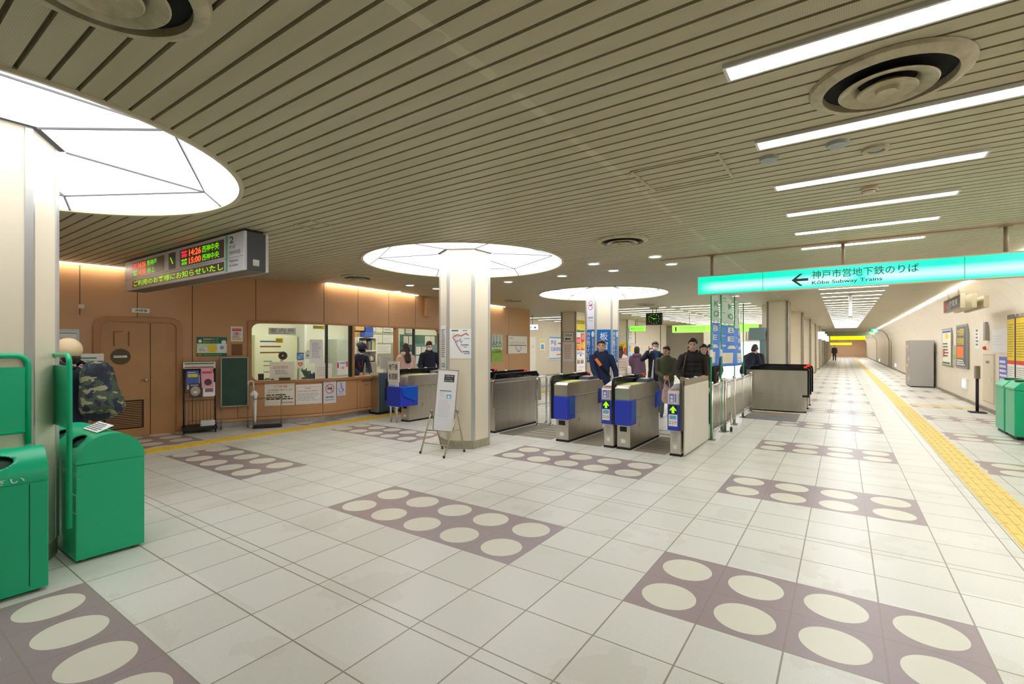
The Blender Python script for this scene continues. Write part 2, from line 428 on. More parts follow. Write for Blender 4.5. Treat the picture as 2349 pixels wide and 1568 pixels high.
def wstrip(s0, s1, z0, z1, off=0., th=.1, mb=None, step=.12):
    mb = mb or MB(); n = max(1, int((s1-s0)/step)); vs = []
    for k in range(n+1):
        p, a, nn = wpt(s0+(s1-s0)*k/n)
        for o, z in ((off, z0), (off, z1), (off-th, z1), (off-th, z0)):
            q = p+nn*o; vs.append((q.x, q.y, z))
    fs = [(0, 3, 2, 1), (4*n, 4*n+1, 4*n+2, 4*n+3)]
    for k in range(n):
        for j in range(4): fs.append((4*k+j, 4*k+(j+1) % 4, 4*k+4+(j+1) % 4, 4*k+4+j))
    return mb.add(vs, fs)
def wframe(s, z=0, off=.0):
    p, a, nn = wpt(s); q = p+nn*off
    return (q.x, q.y, z), (a.x, a.y, 0), (nn.x, nn.y, 0)
SW0, SW1, ZW0, ZW1 = 4.14, 9.25, .885, 2.012
m = MB(); wstrip(0, SW0, .1, HC, mb=m); wstrip(SW0, SW1, .1, ZW0-.03, mb=m); wstrip(SW0, SW1, ZW1, HC, mb=m); wstrip(SW1, STOT, .1, HC, mb=m)
WL = struct(m, 'wall_left', WOOD, auto=35)
struct(wstrip(3.2, STOT, 0, .1, -.03, .06), 'baseboard_left', mat('scuffed_metal_kick', 'b9b8b8', .3, .8, noise=.25, nscale=4))
sm = MB()
for s in (.9, 1.61, 2.36, 3.17, 4.21, 5.475, 6.35, 7.31, 8.27, 10.6, 11.6, 12.9):
    z0 = 2.06 if (SW0 <= s <= SW1 or s < 3) else .17
    wstrip(s-.006, s+.006, z0, HC-.01, .001, .004, mb=sm)
for s in (5.45, 6.33, 3.9): wstrip(s-.004, s+.004, .17, .83, .001, .004, mb=sm)
wstrip(3.1, STOT, .165, .172, .0015, .004, mb=sm)
struct(sm, 'panel_seams', SEAM, WL)
m = MB(); wstrip(3.1, STOT, .1, .16, .035, .1, mb=m); struct(m, 'bottom_roll', WOOD, WL, bevel=.02)
m = MB(); wstrip(SW0-.07, 7.0, ZW0-.06, ZW0, .06, .16, mb=m); wstrip(7.0, SW1+.07, ZW0-.06, ZW0, .02, .12, mb=m)
wstrip(SW0-.07, SW1+.07, ZW1, ZW1+.045, .03, .13, mb=m); wstrip(SW0-.07, SW0, ZW0-.06, ZW1+.045, .03, .13, mb=m); wstrip(SW1, SW1+.07, ZW0-.06, ZW1+.045, .03, .13, mb=m)
struct(m, 'window_surround', WOODD, WL, bevel=.008)
# rounded corners of the long window
m = MB()
def corner(s, z, ds, dz, r=.13):
    pts = [(0, 0)]+[(r-r*math.sin(t*PI/16), r-r*math.cos(t*PI/16)) for t in range(9)]
    def fn(a, b, t):
        p, _, nn = wpt(s+ds*a); q = p+nn*t; return (q.x, q.y, z+dz*b)
    m.prismf(pts, fn, .025, -.09)
corner(SW0, ZW0, 1, 1); corner(SW0, ZW1, 1, -1); corner(SW1, ZW1, -1, -1)
struct(m, 'window_corner', WOODD, WL)
def vbar(s, wd, mt, name, off=.02, th=.07, par=WL, z0=ZW0, z1=ZW1): return struct(wstrip(s-wd/2, s+wd/2, z0, z1, off, th), name, mt, par)
def glass():
    n = NT('clear_glass'); t = n.t; t.nodes.remove(n.b); o = t.nodes['Material Output']
    tr = t.nodes.new('ShaderNodeBsdfTransparent'); gl = t.nodes.new('ShaderNodeBsdfGlossy'); gl.inputs['Roughness'].default_value = .02
    tr.inputs[0].default_value = (.94, .97, .95, 1)
    fr0 = t.nodes.new('ShaderNodeLayerWeight'); fr0.inputs[0].default_value = .5; pw = n.M('ADD', .03, n.M('MULTIPLY', n.M('POWER', fr0.outputs[1], 4.), .6)); mx = t.nodes.new('ShaderNodeMixShader')
    t.links.new(pw, mx.inputs[0]); t.links.new(tr.outputs[0], mx.inputs[1]); t.links.new(gl.outputs[0], mx.inputs[2]); t.links.new(mx.outputs[0], o.inputs[0]); return n.m
GLASS = glass()
DARKF = mat('dark_window_frame', '2e3230', .4, .4)
for i, (a, b) in enumerate(((SW0, 5.52), (5.57, 6.13), (7.62, 8.21), (8.26, SW1))):
    wo = struct(wstrip(a, b, ZW0, ZW1, -.03, .006), 'window_%d' % (i+1), GLASS)
    vbar(b+.02, .045, DARKF, 'window_frame', .0, .06, wo)
vbar(6.2, .06, WOODD, 'window_post', .03, .1); vbar(7.57, .08, WOODD, 'window_post', .03, .1)
# lit coves where the ceiling meets the wall
for i, (a, b) in enumerate(((.3, 2.2), (5.49, 8.27), (11.2, 12.5))):
    struct(wstrip(a, b, 2.868, 2.888, .10, .05), 'trim_%d' % (i+4), EMC)
# mail hatch panel at the counter's end
mh = struct(wstrip(6.42, 6.93, .17, .80, .012, .03), 'counter_hatch', WOOD, WL, bevel=.006)
struct(wstrip(6.45, 6.9, .765, .785, .03, .03), 'hatch_handle', mat('bronze_handle', '6f5a40', .35, .8), WL)
O, r, n = wframe(6.52, .66, .014); o_, p_ = sheet('hatch_plate', '', '', O, r, n, .17, .05, mat('grey_plate', '9c8a72', .4), parent=WL)
# the staff door
def wpanelring(s0, s1, z0, z1, r, wd, off, th, open_bottom=True):
    def arc(inset):
        a0, a1, b1, rr = s0+inset, s1-inset, z1-inset, max(r-inset, .02)
        return [(a0, z0)]+[(a0+rr-rr*math.cos(t*PI/12), b1-rr+rr*math.sin(t*PI/12)) for t in range(7)]+[(a1-rr+rr*math.sin(t*PI/12), b1-rr+rr*math.cos(t*PI/12)) for t in range(7)]+[(a1, z0)]
    A, B = arc(0), arc(wd); vs = []; mb = MB()
    for (a, b), (c, d) in zip(A, B):
        for (s, z), o in (((a, b), off), ((c, d), off), ((c, d), off-th), ((a, b), off-th)):
            p, _, nn = wpt(s); q = p+nn*o; vs.append((q.x, q.y, z))
    fs = []
    for k in range(len(A)-1):
        for j in range(4): fs.append((4*k+j, 4*k+(j+1) % 4, 4*k+4+(j+1) % 4, 4*k+4+j))
    return mb.add(vs, fs)
DOORM = mat('tan_door_paint', 'b58654', .4, noise=.08, nscale=2.5)
dr = struct(wstrip(1.86, 2.92, 0, 1.96, .004, .03), 'door_1', DOORM)
struct(wpanelring(1.765, 3.02, 0, 2.07, .2, .1, .035, .05), 'door_frame', WOODD, dr, bevel=.012)
struct(wstrip(2.538, 2.55, 0, 1.96, .0065, .01), 'door_seam', SEAM, dr)
p, a, nn = wpt(2.47)
kn = MB().tube([(p.x, p.y, .975), (p.x+nn.x*.06, p.y+nn.y*.06, .975)], .016); kn.ball((p.x+nn.x*.075, p.y+nn.y*.075, .975), .03)
struct(kn, 'door_knob', CHROME, dr, smooth=True)
m = MB()
for k in range(15):
    z = .17+k*.03; wstrip(1.93, 2.42, z, z+.012, .012, .02, mb=m)
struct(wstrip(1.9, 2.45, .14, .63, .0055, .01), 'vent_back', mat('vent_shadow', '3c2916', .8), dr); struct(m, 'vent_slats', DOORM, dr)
p, a, nn = wpt(2.13); ax = Vector((nn.x, nn.y, 0))
m = MB(); cpt = Vector((p.x, p.y, 1.38)); tg = Vector((a.x, a.y, 0))
pts = [(math.cos(2*PI*k/28)*.135, math.sin(2*PI*k/28)*.135) for k in range(28)]
m.prismf(pts, lambda a_, b_, t: tuple(cpt+tg*a_+Vector((0, 0, b_))+ax*t), .004, .014)
struct(m, 'door_plaque', mat('olive_plaque', '55461f', .5), dr)
O, r, n = wframe(2.13-.095, 1.365, .0165); pn = Panel(O, r, n, dr); pn.rect(0, 0, .18, .035, WHITE); pn.lines(.01, .008, .16, .02, 1, INKG)
O, r, n = wframe(1.9, 0, .006); pn2 = Panel(O, r, n, dr); TAPE = mat('old_tape_mark', '7f5a33', .6)
pn2.rect(.13, 1.56, .02, .25, TAPE); pn2.rect(.33, 1.56, .02, .25, TAPE); pn2.rect(.14, 1.8, .12, .012, TAPE); pn2.rect(.16, .93-.1, .05, .008, INKG); pn.done(); pn2.done()
# office interior
OFW = mat('office_cream_wall', 'ece9d6', .6)
struct(MB().box(-11.45, -11.35, 3.9, 13.2, 0, HC), 'wall_back', OFW)
struct(MB().box(-11.35, -9.95, 3.9, 4.0, 0, HC), 'wall_office_near', OFW)
struct(MB().box(-11.35, -9.45, 13.1, 13.2, 0, HC), 'wall_office_far', OFW)
struct(MB().prism([(-11.35, 4.0), (-9.95, 4.0), (-9.75, 4.6), (-9.3, 5.6), (-9.2, 6.2), (-9.3, 9.0), (-9.5, 13.1), (-11.35, 13.1)], 2.5, 2.55), 'ceiling_office', WHITE)
for k, yy in enumerate((5.6, 7.4, 9.3, 11.4)):
    t = thing('ceiling_light', 'office ceiling tube light, number %s from the door inside the glazed booth' % ('one', 'two', 'three', 'four')[k], 'ceiling light', (-10.3, yy, 2.44), 0, 'office tube lights')
    build(MB().box(-10.35, -10.23, yy-.62, yy+.62, 2.47, 2.5), 'housing', WHITE, t); build(MB().box(-10.33, -10.25, yy-.6, yy+.6, 2.44, 2.47), 'diffuser', mat('lit_office_tube', 'fdfff0', .5, emit=14), t)
# ------------------------------------------------------------------ pillars and the round luminous ceilings
def hexv(c, r): return [(c[0]+r*math.cos(PI/6+k*PI/3), c[1]+r*math.sin(PI/6+k*PI/3)) for k in range(6)]
PLBL = ['cream hexagonal pillar beside the green bins, nearest the camera', 'cream hexagonal pillar with route map, easel standing in front', 'cream hexagonal pillar wrapped in a blue advertisement behind the gates']
DLBL = ['huge round luminous ceiling panel above the pillar beside the green bins', 'round luminous ceiling panel above the pillar with the route map', 'round luminous ceiling panel above the pillar with the blue advertisement']
RIBM = mat('grey_rib', '8a8a90', .5); RIMM = mat('beige_rim', 'c9c0a4', .4)
for (cx, cy, R), pl, dl in zip(DISCS, PLBL, DLBL):
    t = thing('pillar', pl, 'pillar', (cx, cy, 0), 0)
    build(MB().prism(hexv((cx, cy), .4), .125, 3.03), 'shaft', CREAMC, t)
    build(MB().prism(hexv((cx, cy), .405), 0, .125), 'base', STONE, t, bevel=.006)
    V = hexv((cx, cy), .401)
    for k in range(6):
        v = Vector(V[k]); d1 = (Vector(V[(k+1) % 6])-v).normalized(); d2 = (Vector(V[k-1])-v).normalized(); o = (v-Vector((cx, cy))).normalized()
        poly = [v+d1*.036, v+d1*.036+o*.007, v+o*.012, v+d2*.036+o*.007, v+d2*.036, v-o*.01]
        build(MB().prism([tuple(q) for q in poly], .13, 3.02), 'metal_strip', STRIP, t)
    t = thing('ceiling_light', dl, 'ceiling light', (cx, cy, 2.84), 0, 'round luminous ceilings')
    n = 72; prof = [(0, 3.0)]
    vs = []; fs = []
    IN = hexv((cx, cy), .45); OUT = hexv((cx, cy), R*.9)
    mb = MB()
    def outz(k, q): # point on the rim
        a = PI/6+2*PI*k/n; return (cx+(R-.01)*math.cos(a), cy+(R-.01)*math.sin(a), 2.885)
    for k in range(6):
        a, b = IN[k], IN[(k+1) % 6]; c, d = OUT[(k+1) % 6], OUT[k]
        mb.add([(a[0], a[1], 3.03), (b[0], b[1], 3.03), (c[0], c[1], 2.985), (d[0], d[1], 2.985)], [(0, 1, 2, 3)])
        mm = n//6
        for j in range(mm):
            f0, f1 = j/mm, (j+1)/mm
            p0 = [d[i]+(c[i]-d[i])*f0 for i in (0, 1)]; p1 = [d[i]+(c[i]-d[i])*f1 for i in (0, 1)]
            mb.add([(p0[0], p0[1], 2.985), (p1[0], p1[1], 2.985), outz(k*mm+j+1, 0), outz(k*mm+j, 0)], [(0, 1, 2, 3)])
    build(mb, 'diffuser', EMD, t)
    for k in range(6):
        a, b, c = IN[k], OUT[k], OUT[(k+1) % 6]; ang = PI/6+k*PI/3; rr = (cx+(R-.01)*math.cos(ang), cy+(R-.01)*math.sin(ang), 2.88)
        build(MB().tube([(a[0], a[1], 3.026), (b[0], b[1], 2.981), rr], .011, 6), 'rib', RIBM, t)
        build(MB().tube([(b[0], b[1], 2.981), (c[0], c[1], 2.981)], .010, 6), 'cross_rib', RIBM, t)
    build(MB().lathe([(R-.02, 2.888), (R-.02, 2.868), (R+.015, 2.862), (R+.02, 2.885)], (cx, cy, 0), 96), 'rim', RIMM, t, auto=30)
    build(MB().lathe([(R+.005, 2.868), (R+.005, 3.04)], (cx, cy, 0), 72), 'curb', WHITE, t)

# ------------------------------------------------------------------ fluorescent strips
FR = mat('lamp_frame_white', 'dcdad2', .45)
def strip_proto(x0, x1, y, label, group, half=.058):
    t = thing('ceiling_light', label, 'ceiling light', ((x0+x1)/2, y, 2.86), 0, group)
    m = MB(); m.box(x0-.015, x1+.015, y-half-.014, y-half, 2.862, 2.885); m.box(x0-.015, x1+.015, y+half, y+half+.014, 2.862, 2.885); m.box(x0-.015, x0, y-half, y+half, 2.862, 2.885); m.box(x1, x1+.015, y-half, y+half, 2.862, 2.885)
    build(m, 'frame', FR, t); build(MB().box(x0, x1, y-half, y+half, 2.868, 2.879), 'diffuser', EM, t); return t
ORD = ['first', 'second', 'third', 'fourth', 'fifth', 'sixth', 'seventh', 'eighth', 'ninth', 'tenth', 'eleventh', 'twelfth', 'thirteenth', 'fourteenth', 'fifteenth', 'sixteenth', 'seventeenth', 'eighteenth', 'nineteenth', 'twentieth', 'twenty-first', 'twenty-second', 'twenty-third', 'twenty-fourth', 'twenty-fifth', 'twenty-sixth', 'twenty-seventh', 'twenty-eighth', 'twenty-ninth', 'thirtieth']
LX0, LX1 = -.455, .802
lp = None; cxl = (LX0+LX1)/2
ys = [2.5, 3.51, 4.53, 5.52, 6.49, 7.53]
for i, yy in enumerate(ys):
    lab = '%s long recessed fluorescent strip in the slatted ceiling, counting away from the camera' % ORD[i]
    if lp is None: lp = strip_proto(LX0, LX1, yy, lab, 'fluorescent strips before the hanging sign')
    else: dup(lp, (cxl, yy, 2.86), 0, lab)
for i in range(30):
    yy = 9.9+i*1.06
    dup(lp, (cxl, yy, 2.86), 0, '%s fluorescent strip past the teal sign, over the long corridor' % ORD[i], 'corridor fluorescent strips past the sign')
for i in range(20):  # added lamps, hidden behind the headers, to brighten the corridor end
    dup(lp, (cxl, 60.5+i*1.5, 2.86), 0, '%s added strip light, unseen beyond the pale green headers at the corridor end' % ORD[i], 'added corridor end strips')
strip2 = None; k = 0
for i in range(15):
    yy = 16.0+i*1.06
    for j, x0 in enumerate((-7.2, -4.65)):
        lab = '%s long fluorescent strip row over the platform hall, %s half' % (ORD[i], ('left', 'right')[j])
        if strip2 is None: strip2 = strip_proto(x0, x0+2.35, yy, lab, 'platform hall fluorescent strips', .042)
        else: dup(strip2, (x0+1.175, yy, 2.86), 0, lab)
for i in range(6):
    dup(strip2, (-11.2, 18.6+i*1.6, 2.86), 0, '%s fluorescent strip over the far left passage beyond the office' % ORD[i], 'far left passage strips')

# round air diffusers, downlights and small ceiling fittings
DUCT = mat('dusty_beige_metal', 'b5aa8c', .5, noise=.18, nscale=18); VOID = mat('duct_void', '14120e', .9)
def diffuser(cx, cy, R, label):
    t = thing('air_vent', label, 'air vent', (cx, cy, 2.80), 0, 'round ceiling air diffusers')
    build(MB().lathe([(.82*R, 2.93), (.83*R, 2.845), (.88*R, 2.842), (R, 2.86), (R*1.02, 2.878)], (cx, cy, 0), 48), 'outer_ring', DUCT, t, auto=40)
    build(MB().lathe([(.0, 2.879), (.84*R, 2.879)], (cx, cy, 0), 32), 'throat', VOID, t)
    build(MB().lathe([(.36*R, 2.872), (.42*R, 2.845), (.60*R, 2.825), (.62*R, 2.832), (.44*R, 2.866)], (cx, cy, 0), 40), 'middle_cone', DUCT, t, auto=40)
    build(MB().lathe([(.0, 2.812), (.13*R, 2.812), (.15*R, 2.83), (.2*R, 2.835), (.36*R, 2.815), (.38*R, 2.822), (.18*R, 2.866), (0, 2.868)], (cx, cy, 0), 32), 'inner_cone', DUCT, t, auto=40)
diffuser(.18, 3.02, .325, 'large round dusty air diffuser between the two nearest fluorescent strips')
diffuser(-2.2, .58, .335, 'large round air diffuser cut off at the top left of the picture')
diffuser(-2.26, 5.68, .31, 'round air diffuser in the ceiling right of the easel pillar')
diffuser(-7.58, 5.81, .29, 'round air diffuser above the office window, left of the easel pillar')
diffuser(-7.74, 11.28, .28, 'small looking round air diffuser just right of the easel pillar')
diffuser(-5.04, 14.67, .30, 'round air diffuser in front of the hanging clock')
DL = mat('lit_downlight', 'ffffff', .5, emit=14)
dlp = None
for i, (x, y, s) in enumerate([(-8.75, 7.85, 'leftmost, near the office wall'), (-7.68, 7.25, 'behind its neighbour near the office wall'), (-7.62, 8.0, 'close to the left side of the easel pillar'), (-5.62, 8.0, 'close to the right side of the easel pillar'), (-4.32, 7.9, 'left of the far luminous disc'), (-3.27, 7.03, 'over the second ticket gate'), (-3.28, 7.85, 'behind the pair over the second gate'), (-2.27, 6.98, 'right one nearest the round diffuser'), (-2.26, 7.76, 'right one above the hanging clock'), (-1.6, 12.6, 'behind the banners'), (-2.3, 13.6, 'deepest behind the banners')]):
    lab = 'round recessed downlight, '+s
    if dlp is None:
        dlp = thing('downlight', lab, 'downlight', (x, y, 2.86), 0, 'round recessed downlights')
        build(MB().lathe([(.075, 2.868), (.095, 2.862), (.1, 2.88)], (x, y, 0), 24), 'rim', WHITE, dlp, auto=40); build(MB().lathe([(0, 2.872), (.078, 2.872)], (x, y, 0), 24), 'lens', DL, dlp)
    else: dup(dlp, (x, y, 2.86), 0, lab)
GD = mat('grey_cap', '9aa3a0', .5)
tag(build(MB().lathe([(0, 2.855), (.055, 2.858), (.062, 2.88)], (-.43, 3.8, 0), 24), 'round_cover_plate', GD, auto=40), 'grey round ceiling cap left of its twin, under the second strip light', 'cover plate', 'round ceiling cover plates')
tag(build(MB().lathe([(0, 2.855), (.06, 2.858), (.068, 2.88)], (-.03, 3.78, 0), 24), 'round_cover_plate', GD, auto=40), 'grey round ceiling cap between the second and third strip lights', 'cover plate', 'round ceiling cover plates')
t = thing('ceiling_speaker', 'small round ceiling speaker with a pale ring beside the grey caps', 'speaker', (.18, 4.03, 2.85))
build(MB().lathe([(.045, 2.866), (.055, 2.858), (.075, 2.862), (.08, 2.88)], (.18, 4.03, 0), 28), 'ring', DUCT, t, auto=40); build(MB().lathe([(0, 2.862), (.02, 2.862), (.045, 2.87)], (.18, 4.03, 0), 24), 'grille', GD, t)
t = thing('smoke_detector', 'small beige smoke detector between the third and fourth strips', 'smoke detector', (.18, 5.0, 2.82))
build(MB().lathe([(0, 2.835), (.035, 2.835), (.05, 2.85), (.062, 2.86), (.062, 2.88)], (.18, 5.0, 0), 24), 'body', mat('beige_plastic', 'cdb9a0', .5), t, auto=40)
build(MB().lathe([(.051, 2.846), (.051, 2.852)], (.18, 5.0, 0), 24), 'vents', BLK, t)
HAT = mat('hatch_metal', 'b3aa90', .45)
def hatch(x0, x1, y0, y1, label):
    m = MB(); z0, z1 = 2.87, 2.882; b = .02
    m.box(x0, x0+b, y0, y1, z0, z1); m.box(x1-b, x1, y0, y1, z0, z1)
    m.box(x0, x1, y0, y0+.008, z0+.004, z1); m.box(x0, x1, y1-.008, y1, z0+.004, z1)
    tag(build(m, 'access_hatch', HAT), label, 'access hatch', 'ceiling access hatches')
hatch(-1.33, -.70, 3.5, 4.06, 'rectangular access hatch frame in the slatted ceiling left of the strip lights')
hatch(-4.9, -4.6, 2.93, 3.2, 'small square access hatch in the ceiling above the departure board')
tag(build(MB().box(-2.3, 2.05, 7.32, 7.42, 2.862, 2.882), 'mounting_rail', mat('pinkish_rail', 'a5927c', .5)), 'flat brown rail on the ceiling carrying the teal sign', 'rail')

# tactile paving
def tact(x0, x1, y0, y1, name, lab, mt=None):
    m = MB(); yy = y0
    while yy < y1:
        m.box(x0, x1, yy+.003, min(yy+.297, y1), .0, .004)
        if abs(yy) < 16:
            for k in range(4):
                xx = x0+(x1-x0)*(k+.5)/4; m.box(xx-.017, xx+.017, yy+.02, yy+.28, .004, .009)
        yy += .3
    return tag(build(m, name, mt or YTILE), lab, 'tactile paving')
tact(1.135, 1.435, .2, 80, 'tactile_paving', 'long yellow tactile paving strip running down the right corridor', YTILEP)
tact(-8.62, -8.32, 1.2, 14.5, 'tactile_paving', 'yellow tactile paving strip along the office counter')
m = MB()
for k in range(4): m.box(1.5+k*.3, 1.797+k*.3, 16.4, 16.7, 0, .005)
tag(build(m, 'tactile_paving', YTILEP), 'short yellow tactile branch towards the right wall', 'tactile paving')
# ------------------------------------------------------------------ ticket gates (front face at local y=0 towards -y, length along +y)
LITG = mat('lit_green_arrow', '7cff14', .5, emit=1.6); GLOSSP = mat('sticker_lilac', '8f86d2', .5)
def cab_R(t, x0, x1, L, z1=.97, screen=True):
    """wide cabinet with the blue shroud"""
    bm_ = MB().box(x0+.02, x1, .05, L-.05, .03, z1-.03); local(t, [bm_]); build(bm_, 'cabinet', STEEL, t, bevel=.006)
    p = MB().box(x0+.02, x1+.004, .045, L-.045, 0, .03); local(t, [p]); build(p, 'plinth', RUB, t)
    q = [(0, .74), (0, z1-.04), (.035, z1), (L-.22, z1), (L-.02, z1-.09), (L, z1-.12), (L, .74)]
    top = MB().prismf(q, lambda a, b, s: (s, a, b), x0, x1+.006); local(t, [top]); build(top, 'top_casing', STEEL, t, bevel=.01)
    pr = [(-.012, .37), (-.012, .75), (.27, .75), (.27, .37)]
    b = MB().box(x0, x1+.018, -.012, .26, .37, .745); local(t, [b]); build(b, 'blue_shroud', BLUE, t, bevel=.008)
    b = MB().box(x1+.017, x1+.026, .03, .235, .45, .73); local(t, [b]); build(b, 'side_panel', BLUE2, t, bevel=.004)
    b = MB().box(x0, x1+.018, L-.24, L+.012, .52, .80); local(t, [b]); build(b, 'rear_blue_shroud', BLUE, t, bevel=.008)
    b = MB().box(x1+.017, x1+.026, L-.2, L-.02, .56, .78); local(t, [b]); build(b, 'rear_side_panel', BLUE2, t, bevel=.004)
    d = MB().box(x0+.01, x1-.0, .16, .62, z1-.002, z1+.006); local(t, [d]); build(d, 'yellow_green_reader', mat('reader_lime', 'd6dd62', .4), t)
    d = MB().prismf([(L-.62, z1), (L-.56, z1+.05), (L-.30, z1+.05), (L-.16, z1)], lambda a, b, s: (s, a, b), x0+.03, x1-.02); local(t, [d]); build(d, 'card_reader', mat('dark_reader', '3a4048', .4), t, bevel=.006)
    d = MB().box(x0+.06, x1-.06, L-.52, L-.34, z1+.05, z1+.056); local(t, [d]); build(d, 'reader_pad', WHITE, t)
    w_ = wm(t); R3 = w_.to_3x3()
    xm = (x0+x1)/2
    P = Panel(w_ @ Vector((x0+.02, .0495, 0)), R3 @ Vector((1, 0, 0)), R3 @ Vector((0, -1, 0)), t); wd = x1-x0-.02
    P.rect(wd*.22, .27, wd*.52, .075, BLK, 1, 'window'); P.rect(wd*.3, .095, wd*.28, .06, WHITE, 1, 'sticker'); P.poly([(wd*.58, .095), (wd*.66, .125), (wd*.58, .155)], WHITE, 1, 'sticker'); P.done()
    P = Panel(w_ @ Vector((x1+.0002, 0, 0)), R3 @ Vector((0, 1, 0)), R3 @ Vector((1, 0, 0)), t)
    P.rect(.3, .725, L-.55, .005, SEAM, 1, 'seam'); P.rect(.30, .45, .24, .003, SEAM, 1, 'seam'); P.rect(.54, .45, .003, .2, SEAM, 1, 'seam'); P.rect(.42, .3, .035, .06, STEELD, 1, 'lock_plate'); P.disc(.62, .69, .008, BLK, 1); P.disc(.68, .69, .008, BLK, 1)
    P.rect(L-.3, .08, .003, .6, SEAM, 1, 'seam'); P.done()
def cab_L(t, x0, x1, L, z1=.93, sidemat=None):
    """narrow cabinet with the lit arrow"""
    c = MB().box(x0+.02, x1, .05, L-.05, .03, .9); local(t, [c]); build(c, 'cabinet', STEELB, t, bevel=.006)
    p = MB().box(x0+.015, x1+.004, .045, L-.045, 0, .03); local(t, [p]); build(p, 'plinth', RUB, t)
    q = [(-.012, .66), (-.012, .9), (.03, z1), (.34, 1.0), (L-.34, 1.0), (L-.03, z1), (L, .9), (L, .66)]
    c = MB().prismf(q, lambda a, b, s: (s, a, b), x0, x1); local(t, [c]); build(c, 'top_casing', STEELB if sidemat else STEEL, t, bevel=.006)
    c = MB().box(x0, x1, -.014, .16, .37, .74); local(t, [c]); build(c, 'blue_shroud', BLUE, t, bevel=.008)
    c = MB().prismf([(.035, z1+.004), (.33, 1.003), (.33, 1.006), (.035, z1+.008)], lambda a, b, s: (s, a, b), x0+.015, x1-.01); local(t, [c]); build(c, 'ticket_slot_plate', mat('slot_plate', 'b9bcc4', .3, .5), t)
    c = MB().box(x0+.03, x1-.03, .05, .1, z1+.008, z1+.02); local(t, [c]); build(c, 'slot_light', ORG, t)
    w_ = wm(t); R3 = w_.to_3x3(); wd = x1-x0
    P = Panel(w_ @ Vector((x0, -.0145, 0)), R3 @ Vector((1, 0, 0)), R3 @ Vector((0, -1, 0)), t)
    P.rect(wd*.1, .755, wd*.72, .145, PAPER, 1); P.rect(wd*.16, .765, wd*.4, .125, GLOSSP, 2); P.rect(wd*.6, .765, wd*.15, .125, GLOSSP, 2); P.disc(wd*.36, .84, wd*.1, PAPER, 3); P.rect(wd*.26, .775, wd*.2, .035, PAPER, 3)
    P.rect(wd*.12, .61, wd*.7, .115, BLK, 1, 'display')
    cx = wd*.47; P.poly([(cx-.045, .66), (cx, .715), (cx+.045, .66), (cx+.045, .645), (cx+.017, .665), (cx+.017, .615), (cx-.017, .615), (cx-.017, .665), (cx-.045, .645)], LITG, 2, 'arrow_light')
    P.rect(wd*.1, .43, wd*.72, .165, PAPER, 1); P.rect(wd*.18, .53, wd*.55, .05, SKYB, 2)
    for i, m_ in enumerate((ORG, SKYB, RED, GRNP, SKYB, PINK)): P.rect(wd*(.16+.22*(i % 3)), .485-.025*(i//3), wd*.14, .012, m_, 2)
    P.done()
    P = Panel(w_ @ Vector((x0+.02, .0495, 0)), R3 @ Vector((1, 0, 0)), R3 @ Vector((0, -1, 0)), t)
    for i in range(8): P.rect(wd*.18, .2+i*.018, wd*.4, .005, STEELD, 1, 'louvre')
    P.rect(wd*.3, .1, wd*.26, .055, WHITE, 1, 'sticker'); P.poly([(wd*.3, .1), (wd*.22, .1275), (wd*.3, .155)], WHITE, 1, 'sticker'); P.done()
    if sidemat:
        P = Panel(w_ @ Vector((x1+.0402, 0, 0)), R3 @ Vector((0, 1, 0)), R3 @ Vector((1, 0, 0)), t)
        P.rect(.03, .73, .28, .003, SEAM, 1, 'seam'); P.rect(.05, .36, .26, .003, SEAM, 1, 'seam'); P.rect(L-.25, .73, .2, .003, SEAM, 1, 'seam'); P.rect(L-.2, .33, .18, .003, SEAM, 1, 'seam'); P.rect(.03, .9, L-.06, .004, STEELD, 1, 'seam'); P.done()
def fin(t, x0, x1, L, zt=1.085, lamp=True, side=None):
    q = [(-.022, .37), (-.022, .98), (-.005, 1.04), (.05, 1.08), (.12, zt), (L-.12, zt), (L-.05, 1.06), (L, 1.02), (L+.01, .5), (L-.1, .5), (L-.1, .9), (.08, .9), (.08, .37)]
    q = [(-.022, .37), (-.022, .98), (-.005, 1.04), (.05, 1.075), (.12, zt), (L-.2, zt), (L-.08, 1.06), (L-.04, 1.0), (L-.04, .37)]
    c = MB().prismf(q, lambda a, b, s: (s, a, b), x0, x1); local(t, [c]); build(c, 'centre_fin', side or BLACK, t, bevel=.006)
    if lamp:
        c = MB().box(x0-.003, x1+.003, L-.17, L-.12, 1.04, zt+.003); local(t, [c]); build(c, 'red_lamp', mat('lit_red_lamp', 'e8281c', .4, emit=.5), t, bevel=.006)
        for yy in (.3, .8):
            c = MB().ball(((x0+x1)/2, yy, zt), .03, sc=(1, 1.3, .5)); local(t, [c]); build(c, 'sensor_dome', mat('clear_dome', 'e8e8ea', .1), t, smooth=True)
YF = 6.86; GG = 'ticket gates in the front row'
def gate(x, label, kind, L=1.45, rot=0., y=YF, group=GG):
    t = thing('ticket_gate', label, 'ticket gate', (x, y, 0), rot, group)
    if kind == 'double': cab_L(t, -.19, -.02, L); fin(t, -.02, .02, L); cab_R(t, .02, .25, L)
    if kind == 'right': fin(t, -.02, .02, L); cab_R(t, .02, .27, L)
    if kind == 'left':
        cab_L(t, -.18, -.01, L, sidemat=True); fin(t, -.01, .03, L, side=mat('gate_fin_grey', '4a4844', .3))
        c = MB().box(.03, .05, .03, L+.03, .03, 1.0); local(t, [c]); build(c, 'side_cover', STEELB, t, bevel=.004)
        c = MB().box(.03, .048, .04, L+.02, 1.0, 1.075); local(t, [c]); build(c, 'top_strip', mat('bronze_strip', '8a7c60', .4, .4), t, bevel=.004)
    return t
gate(-3.93, 'steel ticket gate with blue shroud, just right of the stainless hand rails', 'right')
gate(-2.87, 'steel ticket gate with green arrow light and black centre fin, between two passages', 'double')
